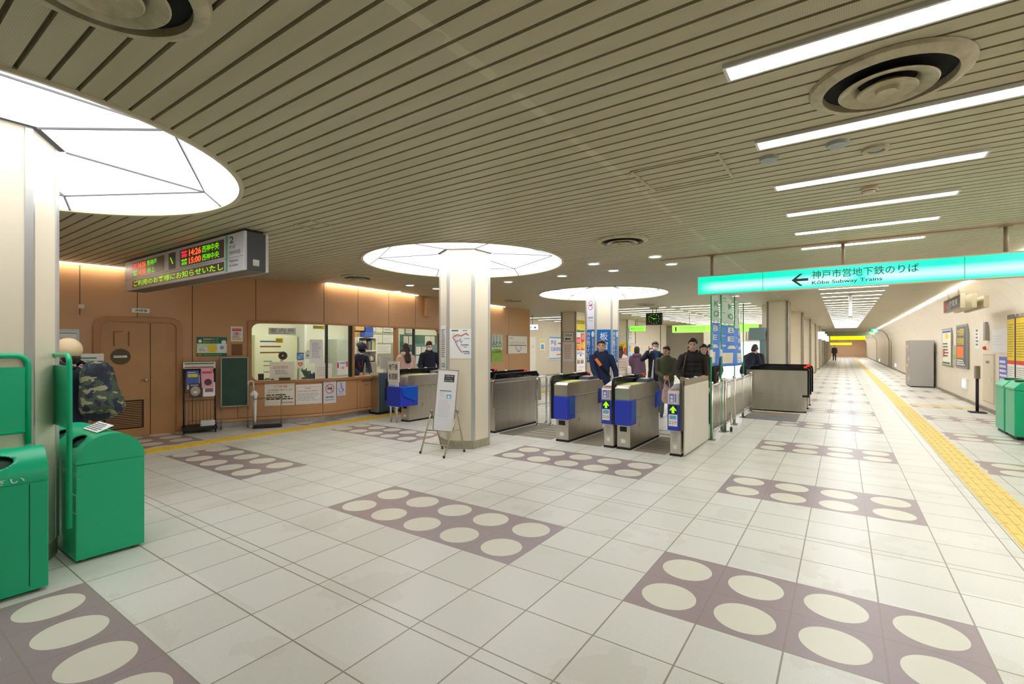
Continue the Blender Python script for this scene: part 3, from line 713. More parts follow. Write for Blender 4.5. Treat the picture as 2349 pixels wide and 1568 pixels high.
gate(-1.87, 'rightmost front-row ticket gate with beige side cover and green arrow light', 'left')
g1 = gate(-7.62, 'steel ticket gate with large bright blue box, behind the station name post', 'right')
# the bright blue box fixed on the leftmost gate
c = MB().box(-7.70, -7.28, 6.62, 7.1, .34, .74); o = build(c, 'blue_box', BLUE, g1, bevel=.01)
c = MB().prismf([(6.64, .70), (6.74, .735), (7.08, .725), (7.08, .46), (7.0, .43), (6.68, .56)], lambda a, b, s: (s, a, b), -7.28, -7.262); build(c, 'blue_wing', BLUE3, o, bevel=.003)
gate(-6.1, 'ticket gate mostly hidden behind the easel pillar, only its black top showing', 'right')
# plain long cabinet right of the easel pillar
t = thing('ticket_gate', 'long plain steel ticket gate cabinet emerging right of the easel pillar', 'ticket gate', (-5.3, YF, 0), 0, GG)
build(MB().box(-5.42, -5.14, 6.9, 8.3, .03, .9), 'cabinet', STEEL, t, bevel=.008); build(MB().box(-5.42, -5.135, 6.89, 8.31, 0, .03), 'plinth', RUB, t)
build(MB().prismf([(6.85, .45), (6.85, .93), (6.9, .96), (8.3, .96), (8.5, .9), (8.52, .45), (8.31, .45), (8.31, .88), (6.89, .88), (6.89, .45)], lambda a, b, s: (s, a, b), -5.40, -5.145), 'top_casing', STEEL, t, bevel=.006)
fin(t, -.16, -.12, 1.6)
build(MB().prismf([(6.9, .96), (6.95, 1.06), (8.35, 1.06), (8.47, .95)], lambda a, b, s: (s, a, b), -5.20, -5.15), 'black_top', BLACK, t, bevel=.006)
P = Panel((-5.1395, 0, 0), (0, 1, 0), (1, 0, 0), t); P.rect(6.92, .42, .27, .003, SEAM, 1, 'seam'); P.rect(7.19, .42, .003, .35, SEAM, 1, 'seam'); P.rect(6.92, .77, .27, .003, SEAM, 1, 'seam'); P.rect(8.28, .3, .003, .6, SEAM, 1, 'seam'); P.done()
# dark floor mats between gates
def mat_thing(x0, x1, y0, y1, label, mt, n=9, along='y'):
    t = thing('floor_mat', label, 'floor mat', ((x0+x1)/2, (y0+y1)/2, 0), 0)
    build(MB().box(x0, x1, y0, y1, 0, .004), 'pad', mt, t)
    m = MB()
    for k in range(n):
        y_ = y0+(y1-y0)*(k+.5)/n; m.box(x0+.01, x1-.01, y_-.012, y_+.012, .004, .008)
    build(m, 'ridges', mat('mat_ridge', '8c8478', .6), t)
MATG = mat('grey_gate_mat', 'a09888', .6)
mat_thing(-3.6, -3.1, 6.9, 8.25, 'grey ridged mat in the passage between hand-rail gate and double gate', MATG)
mat_thing(-2.57, -2.1, 6.9, 8.25, 'grey ridged mat in the passage left of the rightmost front gate', MATG)
mat_thing(-4.72, -4.02, 6.95, 8.3, 'grey ridged mat in the wide passage by the hand rails', MATG, 6)
tag(build(MB().box(-5.05, -4.72, 6.9, 8.3, 0, .012), 'ramp_plate', STEELD, bevel=.004), 'thin steel threshold plate beside the long plain gate cabinet', 'plate')
tag(build(MB().box(-1.8, -.78, 11.42, 12.15, 0, .012), 'ramp_plate', mat('blue_grey_plate', '9ea2ac', .3, .6), bevel=.004), 'steel floor plate in front of the corridor-side gates', 'plate')
mat_thing(-1.8, -.8, 12.2, 12.8, 'ridged brown mat behind the steel floor plate by the corridor gates', mat('brown_mat', '9b8a72', .7), 5)
# gates facing the corridor
for k, lab in enumerate(('nearest corridor-side ticket gate with long mirror-like steel flank', 'second corridor-side ticket gate just behind the mirror-like one', 'third corridor-side ticket gate, furthest back of that row')):
    yy = 13.1+k*.85
    t = thing('ticket_gate', lab, 'ticket gate', (-.66, yy, 0), PI/2, 'ticket gates facing the corridor')
    fin(t, -.04, 0, 1.3, lamp=False); cab_R(t, 0, .2, 1.3)
    c = MB().box(-.062, -.042, .02, 1.3, .42, .99); local(t, [c]); build(c, 'flank_upper', STEEL, t, bevel=.004)
    c = MB().box(-.062, -.042, .12, 1.3, .03, .42); local(t, [c]); build(c, 'flank_lower', STEEL, t, bevel=.004)
    c = MB().box(-.044, .004, .03, .09, 1.05, 1.092); local(t, [c]); build(c, 'red_lamp', MATS['lit_red_lamp'], t)
# hand rails
def rail(pts, label, r=.019, grp='stainless hand rails by the wide passage'):
    t = thing('hand_rail', label, 'hand rail', (pts[0][0], pts[0][1], 0), 0, grp)
    build(MB().tube(pts, r, 12), 'rail', CHROME, t, smooth=True)
    for p in (pts[0], pts[-1]): build(MB().lathe([(0, .0), (.045, 0), (.045, .012), (.02, .02)], (p[0], p[1], 0), 20), 'foot', CHROME, t, auto=40)
    return t
def arch(x0, y0, x1, y1, h, r=.06):
    d = Vector((x1-x0, y1-y0)); d.normalize(); out = [(x0, y0, 0), (x0, y0, h-r)]
    for k in range(1, 6): a = k*PI/10; out.append((x0+d.x*(r-r*math.cos(a)), y0+d.y*(r-r*math.cos(a)), h-r+r*math.sin(a)))
    for k in range(0, 5): a = k*PI/10; out.append((x1-d.x*(r-r*math.sin(a)), y1-d.y*(r-r*math.sin(a)), h-r+r*math.cos(a)))
    return out+[(x1, y1, h-r), (x1, y1, 0)]
rail(arch(-4.98, 8.08, -4.98, 8.45, .95), 'short stainless hand rail hoop at the end of the long plain cabinet')
t = rail(arch(-4.80, 8.3, -4.02, 8.3, .95), 'stainless hand rail hoop with lower bar joining the hand-rail gate')
build(MB().tube([(-4.80, 8.3, .3), (-4.02, 8.3, .3)], .014), 'lower_bar', CHROME, t, smooth=True); build(MB().tube([(-4.55, 8.3, .3), (-4.55, 8.3, .93)], .012), 'upright', CHROME, t, smooth=True)
# steel fences from the rightmost gate back to the corridor gates
def fence(x, y0, y1, h, label, nb, sign=False, wheel=False):
    t = thing('steel_fence', label, 'fence', (x, (y0+y1)/2, 0), 0, 'steel fences beside the corridor')
    build(MB().tube([(x, y0, h), (x, y1, h)], .022), 'top_rail', GALV, t, smooth=True); build(MB().tube([(x, y0, .14), (x, y1, .14)], .018), 'bottom_rail', GALV, t, smooth=True)
    for yy in (y0, y1):
        build(MB().tube([(x, yy, 0), (x, yy, h+.02)], .024), 'post', GALV, t, smooth=True); build(MB().ball((x, yy, h+.045), .032), 'ball_cap', CHROME, t, smooth=True)
        build(MB().box(x-.06, x+.06, yy-.05, yy+.05, 0, .012), 'foot', STEELD, t, bevel=.003)
    for k in range(nb):
        yy = y0+(y1-y0)*(k+1)/(nb+1); build(MB().tube([(x, yy, .14), (x, yy, h)], .012, 8), 'bar', GALV, t, smooth=True)
    if sign:
        build(MB().box(x+.014, x+.02, y0+.12, y0+.42, .6, .82), 'notice', PAPER, t)
    if wheel:
        build(MB().tube([(x+.1, y0+.05, .12), (x+.02, y0+.4, .3)], .014), 'brace', GALV, t, smooth=True)
        build(MB().tube([(x+.085, y0+.03, .045), (x+.115, y0+.03, .045)], .045, 20), 'caster', RUB, t, auto=40)
fence(-1.80, 8.45, 9.35, .90, 'first steel bar fence directly behind the rightmost front gate', 7)
fence(-1.78, 9.45, 10.35, .90, 'second steel bar fence with a white notice and a caster', 8, True, True)
fence(-1.80, 10.5, 11.5, .88, 'third steel bar fence beneath the rightmost banner', 9)
fence(-1.82, 11.6, 12.75, .88, 'fourth steel bar fence reaching the corridor-side gates', 10)
# banners
GPOLE = mat('green_pole', '18a05a', .4); BB = mat('banner_blue', '4a7fd2', .7); BG = mat('banner_grey_green', 'b9c6bb', .7); BCR = mat('banner_cream', 'd6cdb6', .7); BGT = mat('banner_green_text', '2f9468', .7)
def banner(px_, py_, dx, dy, wd, z0, z1, label, seed, curl=.03, lean=0.):
    t = thing('banner', label, 'banner', (px_, py_, 0), 0, 'festival banners on green poles')
    build(MB().tube([(px_, py_, .05), (px_, py_, z1+.08)], .011, 8), 'pole', GPOLE, t, smooth=True)
    build(MB().tube([(px_, py_, z1+.03), (px_+dx*wd, py_+dy*wd, z1+.03)], .007, 8), 'cross_pole', GPOLE, t, smooth=True)
    build(MB().box(px_-.02, px_+.02, py_-.02, py_+.02, 1.38, 1.5), 'clip', WHITE, t, bevel=.006)
    d = Vector((dx, dy, 0)).normalized(); nn = Vector((d.y, -d.x, 0))
    if nn.dot(Vector((px_, py_, 0))) > 0: nn = -nn
    rr = d if Vector((0, 0, 1)).cross(nn).dot(d) > 0 else -d
    zb = z0+(z1-z0)*.58
    def surf(a, z): # a 0..wd along d
        return Vector((px_, py_, 0))+d*a+nn*(curl*math.sin(a/wd*PI*1.4+z*2+seed)*(a/wd))+Vector((0, 0, z))
    def cloth(za, zc, mt, nm, zig=False):
        m = MB(); n1, n2 = 8, 12
        for i in range(n1+1):
            for j in range(n2+1):
                a = wd*i/n1; zlo = za+(.03 if (zig and i % 2) else 0); m.v.append(tuple(surf(a, zlo+(zc-zlo)*j/n2)))
        for i in range(n1):
            for j in range(n2): q = i*(n2+1)+j; m.f.append((q, q+n2+1, q+n2+2, q+1))
        o = build(m, nm, mt, t, smooth=True); s = o.modifiers.new('thickness', 'SOLIDIFY'); s.thickness = .003; s.offset = 0; return o
    cl = cloth(z0, zb, BB, 'lower_cloth'); cl2 = cloth(zb-.0, z1, BG, 'upper_cloth', True)
    flip = rr.dot(d) < 0
    def put(s, f, z, w_, h_, m_, bold=.02):
        vs, fs, x0, x1, y0, y1 = glyphs(s, bold); mb = MB(); vv = []
        for vx, vy in vs:
            u = f+(vx-x0)/(x1-x0)*w_; a = (wd-u) if flip else u
            vv.append(surf(a, z+(vy-y0)/(y1-y0)*h_)+nn*.006)
        mb.add(vv, fs); me = mb.mesh('lettering', m_); o = bpy.data.objects.new('lettering', me); C.objects.link(o); attach(o, t)
    H_ = z1-z0
    put('K', wd*.42, z0+H_*.80, wd*.36, H_*.075, BGT); put('O', wd*.40, z0+H_*.66, wd*.4, H_*.085, BGT)
    put('B', wd*.42, z0+H_*.47, wd*.36, H_*.075, BCR); put('E', wd*.42, z0+H_*.35, wd*.34, H_*.07, BCR)
    def quad(f0, f1, za, zc, m_, nm='motif'):
        mb = MB(); n_ = 5
        for i in range(n_+1):
            u = f0+(f1-f0)*i/n_; a = wd*(1-u) if flip else wd*u
            mb.v += [tuple(surf(a, z0+H_*za)+nn*.005), tuple(surf(a, z0+H_*zc)+nn*.005)]
        mb.f += [(2*i, 2*i+1, 2*i+3, 2*i+2) for i in range(n_)]; o = bpy.data.objects.new(nm, mb.mesh(nm, m_)); C.objects.link(o); attach(o, t)
    quad(.15, .4, .57, .575, BCR); quad(.05, .3, .42, .43, BCR); quad(.1, .35, .28, .30, BCR); quad(.45, .85, .245, .27, BCR); quad(.5, .78, .27, .29, BCR); quad(.12, .72, .04, .19, BCR)
    quad(.22, .55, .07, .085, BB); quad(.25, .6, .11, .125, BB); quad(.1, .3, .94, .95, BGT); quad(.5, .8, .955, .965, BGT); quad(.08, .25, .74, .748, BGT); quad(.75, .95, .72, .726, BGT)
    if seed: quad(.06, .32, .9, .906, BGT)
banner(-1.80, 8.42, -.05, 1, .62, 1.22, 2.50, 'first blue and pale green banner, nearest the rightmost front gate', 0, .05)
banner(-1.80, 9.2, .13, 1, .75, 1.19, 2.50, 'middle blue and pale green banner hanging askew between green poles', 1.3, .06)
banner(-1.80, 10.5, -.02, 1, .85, 1.16, 2.50, 'third blue and pale green banner, above the fence by the corridor gates', 2.1, .04)
tag(build(MB().tube([(-1.8, 11.55, .05), (-1.8, 11.55, 2.5)], .011, 8), 'banner_pole', GPOLE, smooth=True), 'bare green pole right of the third banner', 'pole')

# ------------------------------------------------------------------ green bins
def bin_(label, x0, x1, y0, y1, axis, front):
    """half-barrel topped bin. axis 'x' or 'y' runs along the barrel; openings on the front slope"""
    t = thing('recycling_bin', label, 'bin', ((x0+x1)/2, (y0+y1)/2, 0), 0, 'green recycling bins by the pillar')
    zt = .70
    if axis == 'x': r = (y1-y0)/2; cx = (y0+y1)/2; a, b = x0, x1; fn = lambda p, q, s: (s, p, q)
    else: r = (x1-x0)/2; cx = (x0+x1)/2; a, b = y0, y1; fn = lambda p, q, s: (p, s, q)
    ry = .205
    sg = front
    def arcpts(rad, rz, a0=0, a1=PI, n=20): return [(cx+rad*math.cos(a0+(a1-a0)*k/n), zt+rz*math.sin(a0+(a1-a0)*k/n)) for k in range(n+1)]
    m = MB(); (m.box(x0, x1, y0, y1, .02, zt)); build(m, 'body', GREEN, t, bevel=.006)
    m = MB().box(x0+.006, x1-.006, y0+.006, y1-.006, zt, zt+.004); build(m, 'joint', GREEND, t)
    # lid shell with openings: arc split in strips, openings left out
    m = MB(); n = 60; N = 110; A = b-a; ap = arcpts(r, ry, 0, PI, n)
    holes = []
    k = max(1, round(A/.5)); 
    for i in range(k): holes.append((a+A*(i+.5)/k, .115))
    def inside(s, ang):
        for hc, hr in holes:
            if ((s-hc)/hr)**2+((ang-(PI*.25 if sg > 0 else PI*.75))/.3)**2 < 1: return True
        return False
    vs = {}
    ca = PI*.25 if sg > 0 else PI*.75; keep = {}
    def rho(s, ang): return min(((((s-hc)/hr)**2+((ang-ca)/.3)**2)**.5, hc, hr) for hc, hr in holes)
    for i in range(N+1):
        for j in range(n+1):
            s = a+A*i/N; ang = PI*j/n; p_, hc, hr = rho(s, ang)
            if abs(p_-1) < .11 and 0 < j < n: s = hc+(s-hc)/p_; ang = ca+(ang-ca)/p_; p_ = 1.
            keep[i, j] = p_; m.v.append(fn(cx+r*math.cos(ang), zt+ry*math.sin(ang), s))
    for i in range(N):
        for j in range(n):
            cr = [keep[i, j], keep[i, j+1], keep[i+1, j+1], keep[i+1, j]]; q = i*(n+1)+j; idx = [q, q+1, q+n+2, q+n+1]
            out_ = [x for x, k_ in zip(idx, cr) if k_ > .999]
            if len(out_) == 4 and sum(cr) > 4.001: m.f.append(tuple(idx))
            elif len(out_) == 3: m.f.append(tuple(out_))
    for i in (0, N): m.f.append(tuple(i*(n+1)+j for j in range(n+1)))
    o = build(m, 'lid', GREEN, t, auto=40); s_ = o.modifiers.new('thickness', 'SOLIDIFY'); s_.thickness = .008; s_.offset = -1
    m = MB().prismf([(cx+(r-.03)*math.cos(PI*k_/16), zt+.006+(ry-.035)*math.sin(PI*k_/16)) for k_ in range(17)], fn, a+.02, b-.02); build(m, 'inner_liner', GREEND, t)
    for fx in (x0+.05, x1-.05):
        for fy in (y0+.05, y1-.05): build(MB().lathe([(0, 0), (.025, 0), (.025, .02)], (fx, fy, 0), 12), 'foot', mat('bin_foot', '6d5a48', .6), t)
    return t
tA = bin_('nearest green recycling bin with round openings, cut off by the left edge', -4.53, -4.19, -.75, .84, 'y', 1)
P = Panel((-4.1885, -.75, 0), (0, 1, 0), (1, 0, 0), tA)
P.rect(1.50, .05, .004, .64, GREEND, 1, 'door_edge'); P.text('スチール', .80, .59, .38, .045, PAPER); P.text('カン', .85, .52, .25, .04, PAPER)
P.rect(.98, .33, .18, .14, PAPER, 1); P.rect(.99, .34, .16, .12, GREEN, 2); P.disc(1.08, .40, .035, PAPER, 3); P.disc(1.08, .40, .02, GREEN, 4); P.done()
P = Panel((-4.1875, -.75, 0), (0, 1, 0), (1, 0, 0), tA); P.text('おすてください', .93, .71, .55, .035, PAPER, 2); P.done()
tB = bin_('green recycling bin with half-round top standing next to the nearest pillar', -5.4, -4.49, 1.04, 1.45, 'x', -1)
o_, P = sheet('lid_label', '', '', (-4.95, 1.19, .905), (1, 0, 0), (0, -.38, .92), .34, .11, PAPER, .003, parent=tB, up=(0, .92, .38)); P.lines(.02, .01, .3, .09, 5, INKG); P.done()
P = Panel((-5.4, 1.0385, 0), (1, 0, 0), (0, -1, 0), tB); P.text('おすてください', .62, .62, .42, .035, PAPER); P.rect(.78, .36, .16, .14, PAPER, 1); P.rect(.79, .37, .14, .12, GREEN, 2); P.done()
def bframe(p0, p1, label, n, z0b=.0):
    t = thing('bin_signboard', label, 'signboard', ((p0[0]+p1[0])/2, (p0[1]+p1[1])/2, z0b), 0, 'green tube-framed boards of the bins')
    build(MB().tube([(x, y, z if z > 0 else z0b) for x, y, z in arch(p0[0], p0[1], p1[0], p1[1], 1.49, .06)], .017, 10), 'tube_frame', GREEN, t, smooth=True)
    d = Vector((p1[0]-p0[0], p1[1]-p0[1], 0)); L = d.length; d.normalize()
    build(MB().obox((Vector((*p0, 0))+Vector((*p1, 0)))/2+Vector((0, 0, 1.2)), d, n, (0, 0, 1), L/2-.012, .007, .215), 'panel', GREEN, t)
    build(MB().tube([(p0[0], p0[1], .985), (p1[0], p1[1], .985)], .012, 8), 'lower_bar', GREEN, t, smooth=True)
bframe((-4.50, -.72), (-4.50, .80), 'green tube-framed board behind the nearest bin at the left edge', (1, 0, 0), .9)
bframe((-4.86, 1.0), (-4.46, 1.0), 'narrow green tube-framed board standing before the half-round bin', (0, -1, 0), .28)
# green bins at the right edge
def rbin(y0, lab):
    t = thing('recycling_bin', lab, 'bin', (2.55, y0+.3, 0), 0, 'green bins by the right wall')
    build(MB().box(2.35, 2.82, y0, y0+.58, .05, .82), 'body', GREEN, t, bevel=.02)
    build(MB().prismf([(2.34, .82), (2.34, .86), (2.42, .95), (2.6, .98), (2.83, .95), (2.83, .82)], lambda a, b, s: (a, s, b), y0-.005, y0+.585), 'lid', GREEN, t, bevel=.01)
    build(MB().lathe([(.0, .0), (.11, 0), (.11, -.03)], (2.52, y0+.29, .982), 20), 'opening', GREEND, t)
    build(MB().box(2.38, 2.8, y0+.02, y0+.56, 0, .05), 'feet', BLK, t)
    P = Panel((2.35-.001, y0+.58, 0), (0, -1, 0), (-1, 0, 0), t); P.rect(.04, .08, .004, .7, GREEND); P.rect(.54, .08, .004, .7, GREEND); P.done()
rbin(11.95, 'green bin at the right edge, further from the camera'); rbin(11.3, 'green bin at the right edge, nearer the camera, half cut off')

# ------------------------------------------------------------------ hanging departure board
BX0, BX1, BY0, BY1, BZ0, BZ1 = -9.14, -5.5, 2.70, 2.98, 2.41, 2.85
t = thing('departure_board', 'long hanging departure board with red and green lit characters above the office door', 'display board', ((BX0+BX1)/2, 2.84, BZ0))
BWH = mat('board_white', 'd3d2d6', .35); BGR = mat('board_dark_grey', '4a4b52', .45)
build(MB().box(BX0, BX1-.004, BY0+.03, BY1-.03, BZ0+.01, BZ1), 'housing', BGR, t, bevel=.006)
build(MB().box(BX0-.01, BX1, BY0, BY0+.035, BZ0, BZ1+.0), 'front_frame', BWH, t, bevel=.006); build(MB().box(BX0-.01, BX1, BY1-.035, BY1, BZ0, BZ1), 'rear_frame', BWH, t, bevel=.006)
build(MB().box(BX0+.1, BX1-.05, BY0+.04, BY1-.04, BZ1, 2.878), 'ceiling_mount', mat('navy_mount', '2c2e3c', .5), t)
build(MB().box(BX0+.02, BX1-.02, BY0+.03, BY1-.03, BZ0-.004, BZ0+.01), 'underside', mat('board_underside', '6f6257', .6), t)
SCR = mat('brown_led_screen', '5b4a40', .35)
LR = mat('led_red', 'ff1f3f', .5, emit=1.3); LO = mat('led_orange', 'ff5a2a', .5, emit=1.2); LG = mat('led_green', '74e000', .5, emit=.8); LY = mat('led_yellow_green', '9be010', .5, emit=.8)
P = Panel((BX0, BY0, BZ0), (1, 0, 0), (0, -1, 0), t, eps=.0015)
P.rect(.3, .185, 1.18, .215, SCR, 1, 'screen'); P.rect(1.98, .185, 1.20, .215, SCR, 1, 'screen'); P.rect(.3, .03, 2.88, .105, SCR, 1, 'screen'); P.rect(1.62, .18, .22, .22, mat('small_black_screen', '1c2a1c', .4), 1, 'screen')
P.rect(3.215, .01, .05, .42, mat('teal_stripe', '66b79a', .5), 1); P.rect(0, .16, 3.64, .004, INKG, 1)
P.text('普', .33, .30, .17, .085, LR, bold=.03); P.text('14:26', .53, .30, .3, .085, LO, bold=.03); P.text('新神戸', .88, .30, .34, .085, LG, bold=.02)
P.text('普', .33, .20, .17, .08, LG, bold=.03); P.text('14:35', .53, .20, .3, .08, LO, bold=.03); P.text('谷上', .88, .20, .28, .08, LG, bold=.02)
P.text('普', 2.01, .30, .2, .085, LR, bold=.03); P.text('14:26', 2.25, .30, .34, .085, LO, bold=.03); P.text('西神中央', 2.62, .30, .44, .085, LG, bold=.02)
P.text('普', 2.01, .20, .2, .08, LG, bold=.03); P.text('15:00', 2.25, .20, .34, .08, LO, bold=.03); P.text('西神中央', 2.62, .20, .44, .08, LG, bold=.02)
P.text('ご利用のお客様にお知らせいたし', .36, .04, 2.8, .085, LY, bold=.02)
P.line((1.68, .34), (1.76, .25), .02, LY, 2)
P.text('2', 3.31, .33, .1, .075, INK); P.text('のりば', 3.31, .265, .14, .045, INKG); P.text('西神中央方面', 3.30, .195, .26, .05, INKG); P.text('Platform', 3.31, .11, .2, .03, INKG); P.text('for Seishin', 3.31, .06, .2, .03, INKG); P.done()
o_, P = sheet('maker_label', '', '', (BX1+.001, 2.8, 2.47), (0, 1, 0), (1, 0, 0), .07, .07, GREYP, .003, parent=t); P.rect(.005, .005, .06, .025, mat('pale_yellow', 'd8d49a', .6), 1); P.done()

# ------------------------------------------------------------------ teal hanging sign
SX0, SX1, SY, SZ0, SZ1 = -1.74, 2.05, 7.35, 2.31, 2.56
t = thing('hanging_sign', 'long backlit teal sign with arrow pointing left, hanging across the corridor', 'sign', ((SX0+SX1)/2, SY, SZ0))
FRB = mat('sign_frame_beige', 'c9bb98', .4)
def teal_mat():
    n = NT('backlit_teal'); t_ = n.t
    # brighter where the tubes stand behind the acrylic: three tube lengths inside the sign
    zz = n.M('ABSOLUTE', n.M('DIVIDE', n.M('SUBTRACT', n.z, 2.405), .085)); seg = n.M('FRACT', n.M('DIVIDE', n.M('SUBTRACT', n.x, -1.72), 1.9))
    e1 = n.M('MINIMUM', n.M('MULTIPLY', seg, 9.), 1.); e2 = n.M('MINIMUM', n.M('MULTIPLY', n.M('SUBTRACT', 1., seg), 9.), 1.)
    g_ = n.M('MULTIPLY', n.M('MULTIPLY', e1, e2), n.M('MAXIMUM', n.M('SUBTRACT', 1., zz), 0.))
    c = n.mix(g_, hexc('00e0ae'), hexc('c8ffec')); n.b.inputs['Base Color'].default_value = (*hexc('10a884'), 1)
    n.out(c, 'Emission Color'); n.b.inputs['Emission Strength'].default_value = .62; n.b.inputs['Roughness'].default_value = .3; return n.m
TEAL = teal_mat()
build(MB().box(SX0, SX1, SY-.05, SY+.05, SZ0-.012, SZ0), 'lower_frame', FRB, t, bevel=.003); build(MB().box(SX0, SX1, SY-.05, SY+.05, SZ1, SZ1+.015), 'upper_frame', FRB, t, bevel=.003)
build(MB().box(SX0-.012, SX0, SY-.05, SY+.05, SZ0-.012, SZ1+.015), 'end_frame', FRB, t, bevel=.003); build(MB().box(SX1, SX1+.012, SY-.05, SY+.05, SZ0-.012, SZ1+.015), 'end_frame', FRB, t, bevel=.003)
build(MB().box(SX0, SX1, SY-.045, SY+.045, SZ0, SZ1), 'light_box', TEAL, t)
RODM = mat('rusty_rod', '8b7a62', .5)
for x in (-1.56, .0, 1.46):
    build(MB().tube([(x, SY, SZ1+.01), (x, SY, 2.866)], .02, 10), 'hanger_rod', RODM, t, smooth=True); build(MB().box(x-.05, x+.05, SY-.04, SY+.04, 2.855, 2.866), 'hanger_plate', RODM, t)
P = Panel((SX0, SY-.0455, SZ0), (1, 0, 0), (0, -1, 0), t); INKD = mat('sign_dark_ink', '16363c', .5)
P.rect(.84, 0, .006, .25, mat('teal_joint', '08a080', .4), 1); P.rect(2.86, 0, .006, .25, MATS['teal_joint'], 1)
ax, az = 1.18, .115; P.poly([(ax, az), (ax+.095, az+.08), (ax+.13, az+.08), (ax+.055, az+.014), (ax+.055, az-.014), (ax+.13, az-.08), (ax+.095, az-.08)], INKD); P.rect(ax+.05, az-.017, .14, .034, INKD)
P.text('神戸市営地下鉄のりば', 1.41, .115, 1.06, .105, INKD, bold=.015); P.text('Kōbe Subway Trains', 1.41, .03, .72, .06, INKD, bold=.015); P.done()

# ------------------------------------------------------------------ clock
t = thing('hanging_clock', 'dark square hanging clock with lit green numerals', 'clock', (-5.22, 16.0, 2.28))
CK = mat('clock_olive_black', '26281c', .4)
build(MB().box(-5.5, -4.95, 15.95, 16.06, 2.28, 2.69), 'case', CK, t, bevel=.006); build(MB().box(-5.38, -5.07, 15.97, 16.04, 2.84, 2.878), 'ceiling_plate', CK, t)
for x in (-5.28, -5.16): build(MB().tube([(x, 16, 2.69), (x, 16, 2.85)], .014, 8), 'hanger_rod', CK, t, smooth=True)
P = Panel((-5.5, 15.949, 2.28), (1, 0, 0), (0, -1, 0), t); CG = mat('lit_clock_green', '5fe02a', .5, emit=.7)
for k in range(12):
    a = PI/2-(k+1)*PI/6; s = str(k+1); wd = .022*len(s)
    P.text(s, .275+.175*math.cos(a)-wd/2, .205+.155*math.sin(a)-.018, wd, .036, CG, 2, .02, 'numerals')
P.line((.275, .205), (.17, .26), .012, CG, 3, 'hands'); P.line((.275, .205), (.36, .215), .014, CG, 3, 'hands'); P.disc(.275, .205, .02, CG, 3, name='hands'); P.done()

# ------------------------------------------------------------------ lit signs in the platform hall
LIME = mat('backlit_lime', '86f048', .5, emit=1.0)
def hsign(name, label, x0, x1, y, z0, z1, mt, rods, grp=None, fr=FRB, th=.08):
    t = thing(name, label, 'sign', ((x0+x1)/2, y, z0), 0, grp)
    build(MB().box(x0, x1, y-th/2, y+th/2, z0, z1), 'light_box', mt, t, bevel=.004)
    m = MB().box(x0-.01, x1+.01, y-th/2-.004, y+th/2+.004, z0-.012, z0).box(x0-.01, x1+.01, y-th/2-.004, y+th/2+.004, z1, z1+.012); build(m, 'frame', fr, t)
    for x in rods: build(MB().tube([(x, y, z1), (x, y, 2.878)], .012, 8), 'hanger_rod', RODM, t, smooth=True)
    return t, Panel((x0, y-th/2-.001, z0), (1, 0, 0), (0, -1, 0), t)
t, P = hsign('hanging_sign', 'lime green platform sign reading 1 and 2 above the waiting people', -5.78, -2.6, 20, 2.13, 2.41, LIME, (-5.1, -3.2))
P.text('1', .12, .05, .055, .18, INK, bold=.0); P.text('三宮・新神戸・谷上方面', .34, .13, .95, .09, INKGR); P.text('for Sannomiya, Shin-Kobe, Tanigami', .34, .06, .9, .035, INKGR); P.text('2', 1.5, .05, .13, .18, INK, bold=.02); P.text('西神中央方面', 1.8, .13, .7, .09, INKGR); P.done()
t, P = hsign('hanging_sign', 'small lime green sign partly behind the pillar, near the far clock', -8.35, -7.62, 22, 2.28, 2.53, LIME, (-8.0,)); P.text('乗車できます', .05, .07, .6, .11, INKGR); P.done()
t, P = hsign('hanging_sign', 'white hanging lift sign with blue wheelchair mark beside the tan wall corner', -11.0, -10.45, 17.0, 2.25, 2.48, mat('lit_white_sign', 'f4f8ff', .5, emit=.8), (-10.7,))
P.rect(.03, .03, .12, .15, INKB, 1); P.disc(.09, .12, .02, PAPER, 2); P.text('EV', .22, .06, .1, .1, INKB); P.poly([(.4, .1), (.46, .15), (.46, .12), (.5, .12), (.5, .08), (.46, .08), (.46, .05)], INK); P.done()
hsign('hanging_sign', 'white vertical blade sign hanging amid the corridor strips', .12, .19, 15.0, 2.32, 2.84, WHITE, (.155,), th=.5)
YS = mat('backlit_yellow', 'ffe600', .5, emit=1.0)
hsign('hanging_sign', 'wide yellow sign across the far end of the corridor', -1.0, 1.7, 55, 2.2, 2.55, YS, (-.5, 1.2)); hsign('hanging_sign', 'narrower yellow sign behind and below the wide yellow one', -1.2, .8, 66, 1.75, 2.0, YS, (-.5, .5))
t, P = hsign('exit_sign', 'small green lit exit sign far down the corridor near the right cove', 1.62, 2.0, 42, 2.55, 2.8, mat('lit_exit_green', '10d890', .5, emit=1), (1.8,)); P.rect(.12, .04, .2, .17, MATS['lit_white_sign'], 1); P.done()
struct(MB().box(-1.9, 2.3, 52, 52.3, 2.55, HC), 'trim_7', mat('pale_green_header', 'a9b394', .6)); struct(MB().box(-1.9, 2.3, 58, 58.3, 2.4, HC), 'trim_8', MATS['pale_green_header'])
for i, yy in enumerate((36, 43, 52)):
    t, P = hsign('wall_lamp_sign', '%s white lit box sticking out from the left colonnade far away' % ORD[i], -1.3, -.95-.05*i, yy, 2.05, 2.5, mat('lit_white_box', 'ffffff', .5, emit=2.), (-1.2,), 'white lit boxes on the colonnade')
